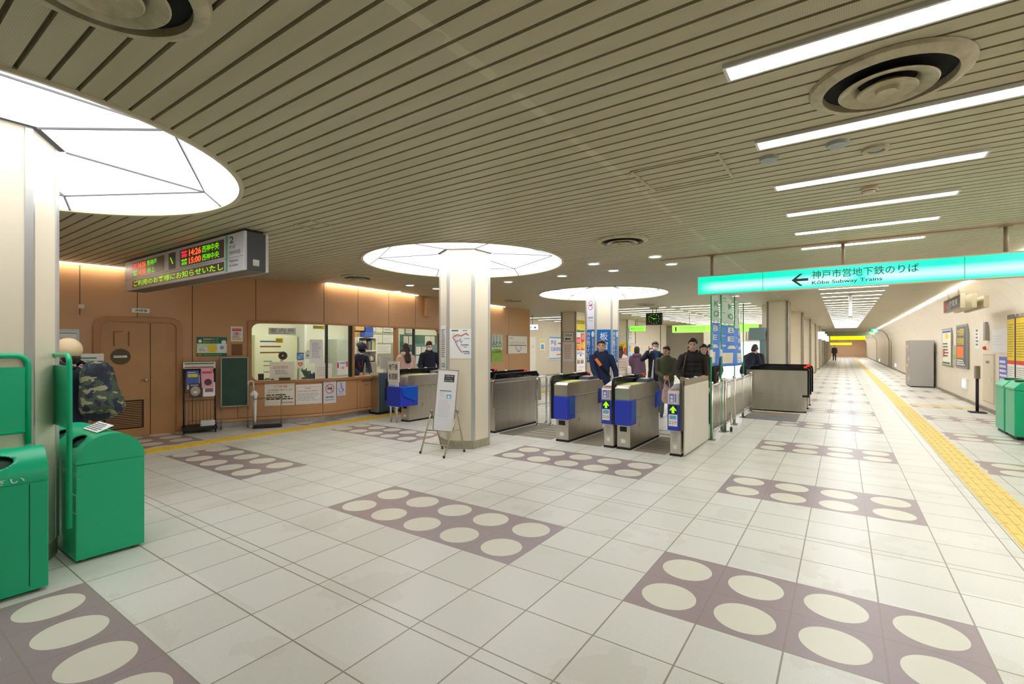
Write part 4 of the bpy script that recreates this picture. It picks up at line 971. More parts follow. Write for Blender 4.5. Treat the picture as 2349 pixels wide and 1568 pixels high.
# end-on sign boxes by the right wall
t = thing('hanging_sign', 'black and white hanging sign box with red mark near the right wall', 'sign', (2.1, 14.6, 2.36))
build(MB().box(2.02, 2.1, 13.6, 15.6, 2.36, 2.66), 'front_box', mat('sign_box_beige', 'bdb08e', .5), t, bevel=.005); build(MB().box(2.2, 2.28, 13.6, 15.6, 2.36, 2.66), 'middle_box', MATS['sign_box_beige'], t, bevel=.005); build(MB().box(2.38, 2.46, 13.6, 15.6, 2.36, 2.60), 'rear_box', MATS['sign_box_beige'], t, bevel=.005)
for yy in (14, 15.2): build(MB().tube([(2.06, yy, 2.66), (2.06, yy, 2.87)], .015, 8), 'hanger_rod', RODM, t, smooth=True)
P = Panel((2.019, 15.6, 2.36), (0, -1, 0), (-1, 0, 0), t); P.rect(.02, .02, 1.96, .26, mat('sign_black_brown', '3c3a34', .4), 1); P.rect(.08, .05, .3, .2, RED, 2); P.text('山陽電車', .45, .09, 1.3, .14, PAPER, 3, .03); P.text('SANYO', .5, .04, .5, .04, PAPER, 3); P.done()
t, P = None, None
# ------------------------------------------------------------------ columns of the hall
def column(label, x0, x1, y0, y1, grp='square cream columns', z1=HC):
    t = thing('column', label, 'column', ((x0+x1)/2, (y0+y1)/2, 0), 0, grp)
    build(MB().box(x0, x1, y0, y1, .1, z1), 'shaft', CREAMC, t); build(MB().box(x0-.005, x1+.005, y0-.005, y1+.005, 0, .1), 'base', STONE, t)
    for (x, y) in ((x0, y0), (x1, y0), (x1, y1)): build(MB().box(x-.03, x+.03, y-.03, y+.03, .1, z1-.001), 'corner_strip', STEELD, t, bevel=.008)
    return t
column('tan shaded column carrying the big NO poster, left of the blue pillar', -8.95, -8.35, 16.35, 17.2)
column('cream column with narrow no smoking sign, behind the blue pillar', -9.1, -8.65, 22.4, 23.5)
column('cream column with a small yellow notice under the hanging clock', -9.65, -9.1, 29.0, 30.2)
column('cream column at the right of the lime sign in the platform hall', -5.2, -4.6, 30.5, 31.2)
column('cream column behind the lime sign, between waiting people', -7.2, -6.6, 31.5, 32.2)
column('pale column standing behind the corridor-side gates, nearest of the colonnade', -1.83, -1.32, 15.95, 16.5, 'colonnade along the corridor')
for i in range(10):
    yy = 21.6+i*5.6
    column('%s column of the colonnade past the gate column, counted away from the camera' % ORD[i], -1.86, -1.3, yy, yy+.55, 'colonnade along the corridor')
t = thing('gate_post', 'blue grey steel post with a box head beside the nearest colonnade column', 'post', (-1.97, 16.2, 0))
BGM = mat('blue_grey_enamel', '8fa9ae', .45); build(MB().box(-2.04, -1.88, 15.9, 16.1, 0, 2.0), 'post', BGM, t, bevel=.01); build(MB().box(-2.32, -1.88, 15.85, 16.1, 1.75, 2.12), 'head_box', BGM, t, bevel=.02)
t = thing('advertising_screen', 'bright white lit panel behind the banners and bent man', 'screen', (-2.7, 17.5, .95))
build(MB().box(-3.6, -2.2, 18.0, 18.1, .4, 1.75), 'frame', WHITE, t); build(MB().box(-3.55, -2.25, 17.99, 18.0, .45, 1.7), 'lit_face', mat('lit_white_panel', 'f2f6ff', .5, emit=1.2), t); build(MB().box(-3.5, -3.4, 18.0, 18.1, 0, .4).box(-2.4, -2.3, 18.0, 18.1, 0, .4), 'feet', WHITE, t)

# ------------------------------------------------------------------ posters on pillars and columns
def ns_icon(P, x, z, r, lay=2):
    P.rect(x-r*.62, z-r*.12, r*1.15, r*.2, INK, lay); P.ring(x+r*.2, z+r*.28, r*.2, r*.06, INK, lay); P.ring(x+r*.42, z+r*.2, r*.16, r*.05, INK, lay)
    P.ring(x, z, r, r*.13, INKR, lay+1); P.line((x-r*.66, z+r*.66), (x+r*.66, z-r*.66), r*.13, INKR, lay+1)
def hexface(c, k, z, off=.004, w=.33):
    """lower-left corner and axes on face k of a hexagonal pillar; k=0 looks to +x, -1 to lower right, -2 to lower left"""
    a = k*PI/3; n = Vector((math.cos(a), math.sin(a), 0)); r = Vector((-n.y, n.x, 0)); ap = .4*math.cos(PI/6)+off
    o = Vector((c[0], c[1], z))+n*ap-r*w/2; return o, r, n
c1 = (-4.95, 5.84); c2 = (-5.0, 11.25)
O, r, n = hexface(c1, -1, 1.37, w=.33)
s, P = sheet('route_map', 'route map poster with green heading on the easel pillar', 'poster', O, r, n, .33, .45, PAPER, .003, None)
P.rect(.03, .415, .1, .02, INKGR); P.rect(.2, .42, .07, .01, INKGR)
R = random.Random(3); q = [(.05, .33), (.09, .27), (.12, .2), (.16, .14), (.2, .09)]
for a, b in zip(q, q[1:]): P.line(a, b, .012, PINK, 1); P.line((a[0]-.01, a[1]), (b[0]-.012, b[1]), .006, INKB, 2)
q = [(.06, .34), (.12, .37), (.18, .35), (.25, .39), (.29, .36)]
for a, b in zip(q, q[1:]): P.line(a, b, .01, ORG, 1); P.line((a[0], a[1]-.012), (b[0], b[1]-.014), .006, INKB, 2)
for k in range(26):
    x = R.uniform(.04, .28); z = .38-(.28*x/.3)+R.uniform(-.04, .06); P.rect(x, min(z, .4), R.uniform(.008, .03), .006, R.choice([INKB, INKR, INKG]), 3)
P.rect(.17, .2, .12, .018, SKYB, 2); P.rect(.2, .1, .1, .012, INKGR, 2); P.rect(.22, .07, .09, .012, SKYB, 2); P.rect(.22, .3, .09, .01, SKYB, 2); P.done()
O, r, n = hexface(c1, -2, 1.33, w=.25)
s, P = sheet('notice', 'tall narrow notice of fine print on the easel pillar left face', 'notice', O, r, n, .25, .55, PAPER, .003); P.lines(.03, .05, .19, .45, 14, INKG); P.done()
O, r, n = hexface(c1, -2, 1.13, w=.22)
s, P = sheet('notice', 'small notice with green heading low on the easel pillar left face', 'notice', O, r, n, .22, .19, PAPER, .003); P.rect(.02, .1, .18, .07, mat('sage_print', '8fb59c', .6)); P.rect(.07, .125, .08, .02, PAPER, 2); P.lines(.02, .02, .18, .05, 2, INKG); P.done()
# pillar 2: blue wrap and no smoking sign
AD = mat('cobalt_ad', '0f6cc0', .5)
wrap = thing('advertisement_wrap', 'bright blue cram school advertisement wrapped round the far pillar', 'advertisement', (-5.0, 11.25, 1.16), 0)
for k in (0, -1, -2):
    O, r, n = hexface(c2, k, 1.16, .006, .41); o_, P = sheet('blue_sheet', '', '', O, r, n, .41, .81, AD, .003, parent=wrap)
    if k == -1:
        P.vtext('板宿校', .11, .08, .19, .68, PAPER, 2, .03)
    else:
        P.vtext('河合塾マナビス', .04, .04, .15, .72, PAPER, 2, .03); P.disc(.30, .70, .06, mat('pale_cyan', 'cfe9ee', .6), 2, .075)
        P.vtext('映像授業で志望大現役合格', .27, .06, .07, .54, PAPER, 2)
    P.done()
O, r, n = hexface(c2, -2, 1.98, .006, .3)
s, P = sheet('no_smoking_sign', 'white no smoking sign high on the blue wrapped pillar', 'sign', O, r, n, .3, .86, GREYP, .004); ns_icon(P, .15, .6, .115); P.text('構内禁煙', .05, .27, .2, .045, INK); P.text('No smoking', .06, .2, .18, .03, INK); P.done()
# NO poster and notices on the tan column
s, P = sheet('poster', 'tall yellow, red and white poster with huge NO letters on tan column', 'poster', (-8.346, 16.4, .45), (0, 1, 0), (1, 0, 0), .7, 2.15, PAPER, .005)
P.rect(0, 1.75, .7, .4, YEL, 1); P.rect(0, 1.66, .7, .09, mat('deep_green_print', '2c7a4a', .6), 1); P.text('NO.1', .04, 1.72, .62, .26, mat('gold_text', 'f7ee66', .6), 3, .05); P.rect(.0, 1.98, .7, .13, mat('olive_print', '8c8a2c', .6), 2); P.text('最安値宣言', .05, 2.0, .6, .09, YEL, 3)
P.text('NO.1', .04, 1.72, .62, .26, YEL, 3, .05) if False else None
P.rect(0, .95, .7, .7, PAPER, 1); P.rect(.02, .96, .3, .5, RED, 2); P.rect(.36, .96, .32, .66, RED, 2); P.text('75', .04, 1.0, .26, .2, YEL, 3, .06); P.text('140', .37, 1.0, .3, .3, YEL, 3, .06); P.text('月額', .42, 1.38, .2, .2, PAPER, 3); P.text('初回', .06, 1.25, .2, .16, PAPER, 3)
P.lines(.04, .8, .62, .12, 3, INKB); P.rect(.3, .74, .12, .06, INKB, 2)
for k, m_ in enumerate((INK, INKR, PINK, INK, mat('brown_print', '6b4a3a', .6))): P.disc(.12+.11*k, .62+.03*(k % 2), .03, mat('skin_print', 'e6bfa3', .6), 3); P.poly([(.07+.11*k, .45), (.17+.11*k, .45), (.15+.11*k, .6), (.09+.11*k, .6)], m_, 2)
P.text('エディオン', .2, .26, .42, .1, INK); P.lines(.1, .17, .5, .05, 1, INKG); P.rect(0, 0, .7, .13, RED, 1); P.text('最大で', .05, .02, .6, .08, PAPER, 2); P.done()
s, P = sheet('notice', 'framed white arrow notice on the tan column front face', 'notice', (-8.88, 16.33, 1.75), (1, 0, 0), (0, -1, 0), .45, .36, mat('frame_tan', '9a8466', .5), .01); P.rect(.02, .02, .41, .32, PAPER, 1); P.text('精算機', .08, .19, .3, .1, INK, 2); P.rect(.14, .08, .2, .04, INK, 2); P.poly([(.07, .1), (.15, .15), (.15, .05)], INK, 2); P.done()
s, P = sheet('notice', 'white text notice below the arrow notice on the tan column', 'notice', (-8.9, 16.335, .98), (1, 0, 0), (0, -1, 0), .5, .75, PAPER, .004); P.lines(.08, .1, .34, .56, 9, PINK); P.done()
s, P = sheet('no_smoking_sign', 'narrow white no smoking sign on the cream column by purple coat', 'sign', (-8.615, 22.55, 1.82), (0, 1, 0), (1, 0, 0), .38, .68, GREYP, .005); ns_icon(P, .19, .45, .15); P.text('構内禁煙', .08, .14, .22, .06, INK); P.done()
s, P = sheet('poster', 'yellow poster with red and blue stripes behind the puffer coat', 'poster', (-9.08, 22.36, .8), (1, 0, 0), (0, -1, 0), .4, .92, YEL, .005); P.poly([(.2, .1), (.28, .1), (.38, .7), (.3, .7)], RED, 1); P.poly([(.3, .1), (.36, .1), (.4, .5), (.4, .7)], INKB, 1); P.lines(.04, .75, .3, .12, 2, INKR); P.done()
s, P = sheet('poster', 'pale blue and yellow poster on the cream column behind purple coat', 'poster', (-8.61, 22.45, .8), (0, 1, 0), (1, 0, 0), 1.0, .92, mat('pale_blue_print', 'b9c6e6', .6), .005); P.rect(.4, .45, .3, .4, YEL, 1); P.rect(.1, .1, .25, .3, SKYB, 1); P.lines(.1, .5, .25, .3, 4, INKB); P.done()
s, P = sheet('notice', 'small yellow notice on the column under the hanging clock', 'notice', (-9.5, 28.96, 1.68), (1, 0, 0), (0, -1, 0), .4, .26, YEL, .004); P.lines(.06, .08, .28, .1, 2, INK); P.done()
s, P = sheet('notice', 'white notice beneath the yellow one, behind the masked man', 'notice', (-9.55, 28.96, 1.2), (1, 0, 0), (0, -1, 0), .45, .4, PAPER, .004); P.lines(.06, .06, .33, .28, 4, INKG); P.done()
# far left wall
FLW = -12.97
s, P = sheet('light_box_sign', 'large white and blue clinic sign on the far left wall', 'sign', (FLW, 22.3, .84), (0, 1, 0), (1, 0, 0), 1.7, 1.27, PAPER, .05, bevel=.01); P.rect(.02, 1.17, 1.66, .08, SKYB, 1); P.rect(.02, .04, 1.66, .06, SKYB, 1); P.text('芦名', .15, .8, .6, .26, INKB, 2, .02); P.text('耳鼻咽喉科', .15, .46, 1.35, .24, mat('pale_violet_ink', '7d8bd6', .6), 2, .02); P.rect(.95, .86, .45, .08, ORG, 2); P.rect(.8, .25, .5, .06, ORG, 2); P.done()
s, P = sheet('poster', 'small white and yellow poster on the far left wall', 'poster', (FLW, 21.35, 1.27), (0, 1, 0), (1, 0, 0), .48, .66, PAPER, .03); P.rect(.03, .5, .4, .12, YEL); P.rect(.1, .15, .28, .25, SKYB); P.rect(.03, .02, .4, .06, YEL); P.done()
d_ = struct(MB().box(-13, -12.95, 19.5, 20.9, 0, 2.05), 'door_2', mat('pale_door', 'efe8d8', .4), bevel=.01); P = Panel((-12.948, 20.5, 1.5), (0, 1, 0), (1, 0, 0), d_); P.rect(0, 0, .2, .12, GREYP); P.done()

# ------------------------------------------------------------------ things on the office wall
def wsheet(name, label, cat, s0, s1, z0, z1, m_, th=.004, off=.006, grp=None):
    sm_ = (s0+s1)/2; p, a, nn = wpt(sm_); wd = s1-s0; q = p+nn*(off+th)-a*wd/2
    return sheet(name, label, cat, (q.x, q.y, z0), (a.x, a.y, 0), (nn.x, nn.y, 0), wd, z1-z0, m_, th, grp)
s, P = wsheet('poster', 'green and white information poster with yellow circle left of the window', 'poster', 3.24, 3.72, 1.375, 1.73, mat('pale_green_print', 'cfe3c0', .6), off=.012)
w_ = .48; P.rect(0, .235, w_, .12, mat('dark_teal_print', '1f6b56', .6)); P.rect(0, 0, w_, .055, MATS['dark_teal_print']); P.text('障害者用ICカード', .1, .3, .24, .035, PAPER); P.text('割引について', .1, .25, .24, .035, YEL); P.disc(.24, .145, .07, YEL, 2); P.rect(.02, .08, .14, .08, PAPER, 2); P.lines(.03, .09, .12, .06, 3, INKG, 3); P.rect(.32, .06, .15, .175, PAPER, 2); P.disc(.40, .16, .035, SKYB, 3); P.disc(.05, .28, .03, PAPER, 2); P.disc(.43, .26, .04, PAPER, 2); P.rect(.02, .015, .06, .02, ORG, 2); P.rect(.1, .018, .3, .012, GRNP, 2); P.done()
s, P = wsheet('poster', 'small colourful leaflet poster above the brown plate beside the window', 'poster', 3.785, 3.985, 1.655, 1.94, PAPER)
P.rect(.02, .2, .16, .03, INKR); P.rect(.02, .24, .16, .02, ORG); P.rect(.03, .1, .14, .09, mat('pale_lilac', 'c9c2e0', .6)); P.disc(.1, .15, .03, ORG, 2); P.rect(.02, .02, .16, .05, mat('sand_print', 'dcc98f', .6)); P.lines(.03, .07, .14, .03, 2, INKB); P.done()
tag(build(wstrip(3.80, 3.98, 1.385, 1.6, .008, .006), 'wall_plate', mat('brown_relief', '84573a', .7, bump=.9, bscale=55)), 'brown textured square plate above the green chalkboard', 'plate')
s, P = wsheet('sign_box', 'white door name plate reading in black above the office door', 'sign', 2.28, 2.52, 2.14, 2.215, WHITE, .05); P.text('清掃室', .03, .017, .18, .042, INK, 2, .01); P.done()
tag(build(wstrip(1.59, 1.66, 2.17, 2.23, .03, .03), 'junction_box', mat('pinkish_white', 'd9cdc8', .5), bevel=.006), 'small white junction box on the wall left of the office door', 'box')
s, P = wsheet('notice_board', 'framed white notice board with red heading, behind the person in beige hat', 'board', 1.1, 1.6, 1.1, 1.83, GREYP, .03); P.rect(.04, .04, .42, .65, PAPER, 1); P.rect(.04, .66, .42, .012, INKGR, 2); P.text('お客様へのご案内', .12, .56, .3, .04, INKR, 2); P.lines(.1, .2, .33, .3, 5, INK, 2); P.done()
s, P = wsheet('notice', 'white notice reading GO CHUI beneath the office window, leftmost', 'notice', 4.365, 4.905, .373, .815, PAPER2, off=.006)
P.text('ご注意', .16, .36, .25, .045, INKR); P.text('次の行為は固くお断りいたします', .06, .30, .44, .03, INK); P.text('禁止されています。', .05, .255, .2, .028, INKR); P.lines(.03, .11, .48, .125, 3, INK, 2, .5, 3); P.text('神戸市交通局', .3, .04, .21, .03, INK); P.done()
s, P = wsheet('notice', 'white notice with pale red border beneath the window, second from left', 'notice', 4.925, 5.425, .374, .78, PAPER, off=.006)
P.rect(.02, .35, .46, .006, PINK); P.rect(.02, .02, .46, .006, PINK); P.rect(.02, .02, .006, .33, PINK); P.rect(.474, .02, .006, .33, PINK); P.text('お客様へ', .17, .31, .14, .028, INKG); P.lines(.04, .25, .42, .04, 2, INKR, 2, .3, 5); P.lines(.04, .06, .42, .17, 6, INKG, 2, .25, 8); P.done()
s, P = wsheet('no_smoking_sign', 'grey white no smoking sign beneath the office window', 'sign', 5.455, 5.74, .356, .82, GREYP, off=.008); ns_icon(P, .142, .31, .1); P.text('構内禁煙', .05, .115, .18, .035, INK, 2, .02); P.text('No smoking', .05, .06, .18, .028, INK); P.done()
s, P = wsheet('wheelchair_sign', 'white sign with blue wheelchair symbol beside the no smoking sign', 'sign', 5.765, 5.99, .493, .80, GREYP, off=.008)
P.ring(.1, .13, .055, .01, INKB, 2, PI*.75, PI*2.1); P.disc(.1, .265, .014, INKB, 2); P.line((.1, .25), (.105, .16), .014, INKB, 2); P.line((.1, .215), (.145, .21), .009, INKB, 2); P.line((.105, .16), (.15, .158), .012, INKB, 2); P.line((.15, .158), (.17, .1), .012, INKB, 2); P.line((.17, .1), (.19, .108), .01, INKB, 2); P.lines(.02, .02, .18, .04, 2, INKB, 2, .2); P.done()
s, P = wsheet('poster', 'eco poster with green hill on the wall right of the easel pillar', 'poster', 11.79, 12.47, 1.05, 1.95, mat('pale_sky_print', 'c5d3cc', .6))
P.rect(0, 0, .68, .36, GRNP); P.disc(.34, .36, .33, GRNP, 1, .07); P.text('eco', .04, .48, .58, .18, mat('eco_green', '5a9a5a', .6), 2, .01)
for x in (.12, .3, .5): P.rect(x, .66, .025, .22, INKG, 2); P.rect(x-.02, .62, .065, .05, INKG, 2)
for x in (.26, .38, .5): P.rect(x, .36, .06, .035, INKR, 3)
P.lines(.2, .08, .3, .08, 2, INKGR, 2, .2); P.done()
s, P = wsheet('route_board', 'white framed railway route board on the tan wall, right of eco poster', 'board', 12.78, 14.2, 1.29, 1.95, mat('board_frame_grey', 'a5a49b', .4), .03)
P.rect(.03, .03, 1.36, .6, PAPER2, 1); P.rect(.08, .3, 1.2, .018, INKG, 2); P.ring(.75, .3, .22, .02, INKB, 2, PI, 2*PI); P.rect(.53, .3, .44, .02, INKB, 3); P.rect(1.25, .295, .1, .025, INKR, 3)
for k in range(17): P.disc(.12+k*.07, .309, .018, INK, 3); P.rect(.115+k*.07, .35, .012, .09, INKG, 2)
for k in range(6): P.disc(.57+k*.07, .12+.04*abs(k-2.5), .014, INKB, 3)
P.text('路線図', .1, .53, .25, .05, INKG); P.rect(.6, .53, .4, .05, PAPER, 2); P.done()
tag(build(wstrip(8.6, 8.78, 2.34, 2.86, .09, .09), 'cable_trunking', WOOD, bevel=.01), 'tan vertical trunking box high on the wall above the last window', 'trunking')
# papers stuck on the window
def gp_(name, label, s0, s1, z0, z1, m_, cat='notice'): return wsheet(name, label, cat, s0, s1, z0, z1, m_, .002, -.026)
s, P = gp_('sticker', 'booth name lettering on the glass reading guidance office', 4.43, 4.93, 1.80, 1.93, mat('frosted_white', 'e6e8dd', .5)); P.text('案 内 所', .03, .035, .44, .085, INKG, 2, .0); P.lines(.05, .008, .4, .02, 1, INKG); P.done()
s, P = gp_('notice', 'white clear-sleeved notice with red lines low on the window left', 4.45, 4.9, .91, 1.245, PAPER2); P.lines(.06, .2, .33, .06, 2, INKR, 2, .3); P.lines(.1, .08, .25, .1, 3, INKG, 2, .3); P.done()
s, P = gp_('notice', 'tall white printed sheet high on the window glass', 5.19, 5.46, 1.21, 1.70, PAPER); P.lines(.05, .1, .18, .33, 11, mat('violet_ink', '8a86b8', .6), 2, .3); P.done()
s, P = gp_('notice', 'cream printed sheet low on the window by the dark mullion', 5.30, 5.66, .87, 1.2, PAPER2); P.lines(.04, .06, .28, .2, 6, mat('light_brown_ink', 'b89a86', .6), 2, .25); P.done()
s, P = gp_('notice', 'white card with red side bars on the sliding window', 5.8, 6.09, .94, 1.25, PAPER); P.rect(0, .15, .04, .12, RED); P.rect(.24, .17, .04, .12, RED); P.rect(.07, .24, .16, .03, SKYB); P.rect(.08, .12, .13, .08, mat('peach_pale', 'f0d9cf', .6)); P.disc(.145, .15, .015, INK, 2); P.done()
s, P = gp_('sticker', 'blue square sticker above the orange heart mark on the glass', 4.95, 5.08, 1.28, 1.43, mat('sticker_blue', '2f86cc', .5)); P.line((.02, .02), (.1, .12), .012, PAPER, 2); P.ring(.065, .075, .045, .008, PAPER, 2); P.done()
s, P = gp_('sticker', 'orange and white heart mark sticker on the glass', 4.95, 5.08, 1.12, 1.265, PAPER); P.disc(.045, .085, .028, ORG, 2); P.disc(.085, .085, .028, ORG, 2); P.poly([(.018, .075), (.065, .02), (.112, .075)], ORG, 2); P.disc(.065, .075, .015, PAPER, 3); P.done()
s, P = gp_('sticker', 'yellow sticker at the top of the long window', 5.26, 5.49, 1.92, 1.99, YEL); P.lines(.02, .01, .19, .05, 2, INKGR); P.done()
s, P = gp_('sticker', 'small yellow sticker in the middle left of the window', 4.56, 4.69, 1.63, 1.72, YEL); P.lines(.02, .02, .09, .04, 2, INKG); P.done()
s, P = gp_('sticker', 'beige square sticker with green cross beside the blue sticker', 5.1, 5.2, 1.3, 1.44, PAPER2); P.rect(.03, .06, .05, .015, INKGR); P.rect(.045, .045, .015, .045, INKGR); P.done()
# round speaking grille
p, a, nn = wpt(4.69); t = thing('speaking_grille', 'round grey speaking grille set in the booth window', 'grille', (p.x, p.y, 1.30)); cpt = Vector((p.x, p.y, 1.37)); ax = Vector((nn.x, nn.y, 0)); tg = Vector((a.x, a.y, 0))
circ = [(math.cos(2*PI*k/32), math.sin(2*PI*k/32)) for k in range(32)]
for nm, r_, t0, t1, mt_ in (('ring', .085, -.03, .0, mat('grille_bronze', '77706a', .35, .6)), ('plate', .065, -.0, .008, mat('grille_dark', '4c4844', .4, .6)), ('hub', .02, .008, .018, STEEL)):
    build(MB().prismf([(x*r_, y*r_) for x, y in circ], lambda u, v, s: tuple(cpt+tg*u+Vector((0, 0, v))+ax*s), t0, t1), nm, mt_, t, auto=40)
tag(build(wstrip(4.62, 4.83, .885, .93, .08, .09), 'document_tray', mat('brown_tray', '5f3a2a', .5), bevel=.008), 'dark brown tray on the window ledge under the speaking grille', 'tray')
# counter top inside the serving hatch
tag(build(wstrip(5.6, 7.5, .78, .86, -.11, .4), 'office_counter', mat('counter_white', 'e5e5e0', .4)), 'white counter top behind the open serving window', 'counter')
build(wstrip(5.6, 7.5, 0, .78, -.14, .3), 'base', OFW, bpy.data.objects['office_counter'])
tag(build(wstrip(4.2, 5.5, .72, .78, -.12, .5), 'office_desk', mat('desk_grey', 'a8aca4', .5)), 'grey desk behind the left half of the booth window', 'desk'); build(wstrip(4.3, 5.4, 0, .72, -.2, .4), 'base', OFW, bpy.data.objects['office_desk'])
def inbox(name, label, cat, x0, x1, y0, y1, z0, z1, m_, grp=None, bevel=.006, par=None):
    o = build(MB().box(x0, x1, y0, y1, z0, z1), name, m_, par, bevel=bevel)
    return tag(o, label, cat, grp) if par is None else o
# back wall furniture
t = thing('control_panel', 'tall cream control panel with rows of coloured switches inside the booth', 'control panel', (-11.2, 6.3, .4))
build(MB().box(-11.34, -11.12, 5.7, 6.75, .4, 1.82), 'panel', mat('panel_cream', 'efeccb', .5), t, bevel=.01)
P = Panel((-11.118, 5.7, .4), (0, 1, 0), (1, 0, 0), t)
for (x, z, w2, h2, m_) in ((.12, 1.26, .42, .03, INKB), (.12, 1.14, .5, .03, mat('maroon_print', '8a3a2c', .6)), (.12, 1.0, .5, .03, MATS['maroon_print']), (.2, .8, .2, .02, INKG), (.6, .8, .08, .03, ORG), (.2, .7, .2, .02, INKG), (.6, .7, .12, .03, INKGR), (.2, .55, .14, .02, INKG), (.15, .35, .3, .04, INK), (.6, .45, .1, .2, GRNP)): P.rect(x, z, w2, h2, m_)
P.done()
inbox('partition', 'white vertical partition edge inside the booth', 'partition', -11.3, -10.9, 6.8, 6.86, 0, 2.14, WHITE)
inbox('wall_box', 'beige control box on the booth back wall', 'box', -11.35, -11.2, 6.9, 7.3, 1.45, 1.7, mat('beige_box', 'ded8bd', .5))
inbox('grey_cabinet', 'pale grey cabinet standing inside the booth by the sliding window', 'cabinet', -11.34, -10.95, 7.75, 8.4, 0, 1.75, mat('cabinet_grey', 'c9cbbf', .5))
t = thing('book_shelf', 'white shelf unit with binders behind the staff member', 'shelf', (-11.15, 8.8, 0))
build(MB().box(-11.34, -11.3, 8.45, 9.1, 0, 1.82), 'back', WHITE, t)
for yy in (8.45, 9.07): build(MB().box(-11.34, -10.98, yy, yy+.03, 0, 1.82), 'side_panel', WHITE, t)
for z in (.05, .5, .95, 1.42, 1.79): build(MB().box(-11.34, -10.98, 8.48, 9.07, z, z+.03), 'shelf', WHITE, t)
BC = ['6a6f76', 'b8c23c', 'd9d7c8', '8f8a80', '9a4a3c', 'c8c3b2', '55606b', 'e1ddcd', '7b3b30', 'cfcab8', 'a0a49c']
R = random.Random(5)
for zi, z in enumerate((.98, 1.45)):
    for k in range(11):
        c_ = BC[(k*3+zi*4) % 11]; h_ = R.uniform(.24, .31)
        inbox('binder', 'binder number %s from the left on the %s shelf behind the staff member' % (ORD[k], ('middle', 'upper')[zi]), 'binder', -11.28, -11.02, 8.5+k*.051, 8.545+k*.051, z, z+h_, mat('binder_'+c_, c_, .5), 'binders on the booth shelf', .002)
for k, (y_, z_, c_, lb) in enumerate(((8.47, 1.82, 'd2a867', 'brown carton on the shelf top'), (8.47+.0, 2.0, 'e0b470', 'second tan carton higher on the shelf top'), (8.78, 1.82, '3a5aa8', 'blue patterned box low on the shelf top, right side'), (8.78, 1.97, '2f4f9c', 'upper blue patterned box on the shelf top'), (8.6, 1.82, '4a6ab8', 'blue box in front of the cartons'))):
    x_ = -11.3 if k != 4 else -11.1
    inbox('carton', lb, 'box', x_, x_+.2, y_, y_+.28, z_, z_+.14, mat('carton_'+c_, c_, .6), 'boxes on the shelf top')
def intf(name, label, cat, y0, y1, z0, z1, m_, x=-11.34, th=.02, grp=None): return sheet(name, label, cat, (x+th, y0, z0), (0, 1, 0), (1, 0, 0), y1-y0, z1-z0, m_, th, grp)
s, P = intf('notice_board', 'sage green notice board with pinned sheets behind the counter', 'board', 9.14, 10.1, 1.0, 1.97, mat('sage_board', 'a9b096', .7)); P.done()
for (a, b, c, d, lb) in ((9.2, 9.56, 1.67, 1.9, 'cream sheet at top left of the sage notice board'), (9.6, 10.0, 1.67, 1.9, 'white sheet at top right of the sage notice board'), (9.35, 9.9, 1.35, 1.62, 'wide white sheet low on the sage notice board')):
    s, P = intf('paper_sheet', lb, 'paper', a, b, c, d, PAPER2 if a < 9.3 else PAPER, -11.32, .004); P.lines(.03, .03, b-a-.06, d-c-.06, 7, INKG, 2, .15); P.done()
s, P = intf('chalkboard', 'dark green wall board behind the masked man, seen through glass', 'board', 10.29, 11.95, .9, 1.93, mat('chalk_green', '2f6a5c', .6)); P.done()
for i, (a, b, c, d) in enumerate(((10.42, 10.6, 1.62, 1.88), (10.64, 10.85, 1.62, 1.88), (11.35, 11.6, 1.62, 1.9), (11.62, 11.8, 1.62, 1.9), (10.95, 11.15, 1.3, 1.55), (11.2, 11.4, 1.3, 1.55), (10.95, 11.15, 1.0, 1.25))):
    s, P = intf('paper_sheet', '%s pinned sheet on the dark green board, reading left to right and down' % ORD[i], 'paper', a, b, c, d, PAPER2, -11.32, .004); P.lines(.02, .02, b-a-.04, d-c-.04, 6, INKG, 2, .15); P.done()
for i, (a, b, c, d, lb) in enumerate(((9.1, 9.33, 1.98, 2.13, 'brown framed certificate above the sage board'), (9.6, 10.0, 1.99, 2.14, 'pale framed certificate above the sage board'), (10.48, 10.8, 1.96, 2.13, 'dark framed certificate above the dark green board'))):
    s, P = intf('framed_certificate', lb, 'frame', a, b, c, d, mat('frame_%d' % i, ('8a5a36', 'd5d0bd', '3c4a44')[i], .5), -11.34, .03); P.rect(.015, .015, b-a-.03, d-c-.03, PAPER, 1); P.lines(.04, .04, b-a-.08, d-c-.08, 3, INKG); P.done()
# counter machines
t = thing('booth_machine', 'cream counter machine with dark lit keypad beside the staff member', 'machine', (-10.0, 8.0, .86))
build(MB().box(-10.2, -9.85, 7.75, 8.15, .86, 1.16), 'body', mat('machine_cream', 'd8d4bd', .5), t, bevel=.01); build(MB().box(-10.15, -9.9, 7.78, 8.1, 1.16, 1.19), 'top_tray', BLK, t, bevel=.004)
P = Panel((-9.848, 7.78, .88), (0, 1, 0), (1, 0, 0), t); P.rect(.02, .02, .16, .23, mat('keypad_dark', '3c4a50', .4)); [P.rect(.04+.06*(k % 2), .05+.06*(k//2), .03, .015, LG if k % 2 else PAPER, 2) for k in range(6)]; P.done()
t = thing('monitor', 'light grey flat monitor on the counter beyond the machine', 'monitor', (-9.9, 8.5, .86)); MG = mat('monitor_grey', 'd3d6d8', .4)
build(MB().obox((-9.9, 8.5, 1.13), (.3, .95, 0), (.95, -.3, .15), (-.1, 0, 1), .17, .02, .16), 'screen_housing', MG, t, bevel=.01); build(MB().box(-9.95, -9.85, 8.45, 8.55, .86, 1.0), 'stand', MG, t, bevel=.006); build(MB().box(-10.02, -9.78, 8.36, 8.62, .86, .885), 'base', MG, t, bevel=.006)
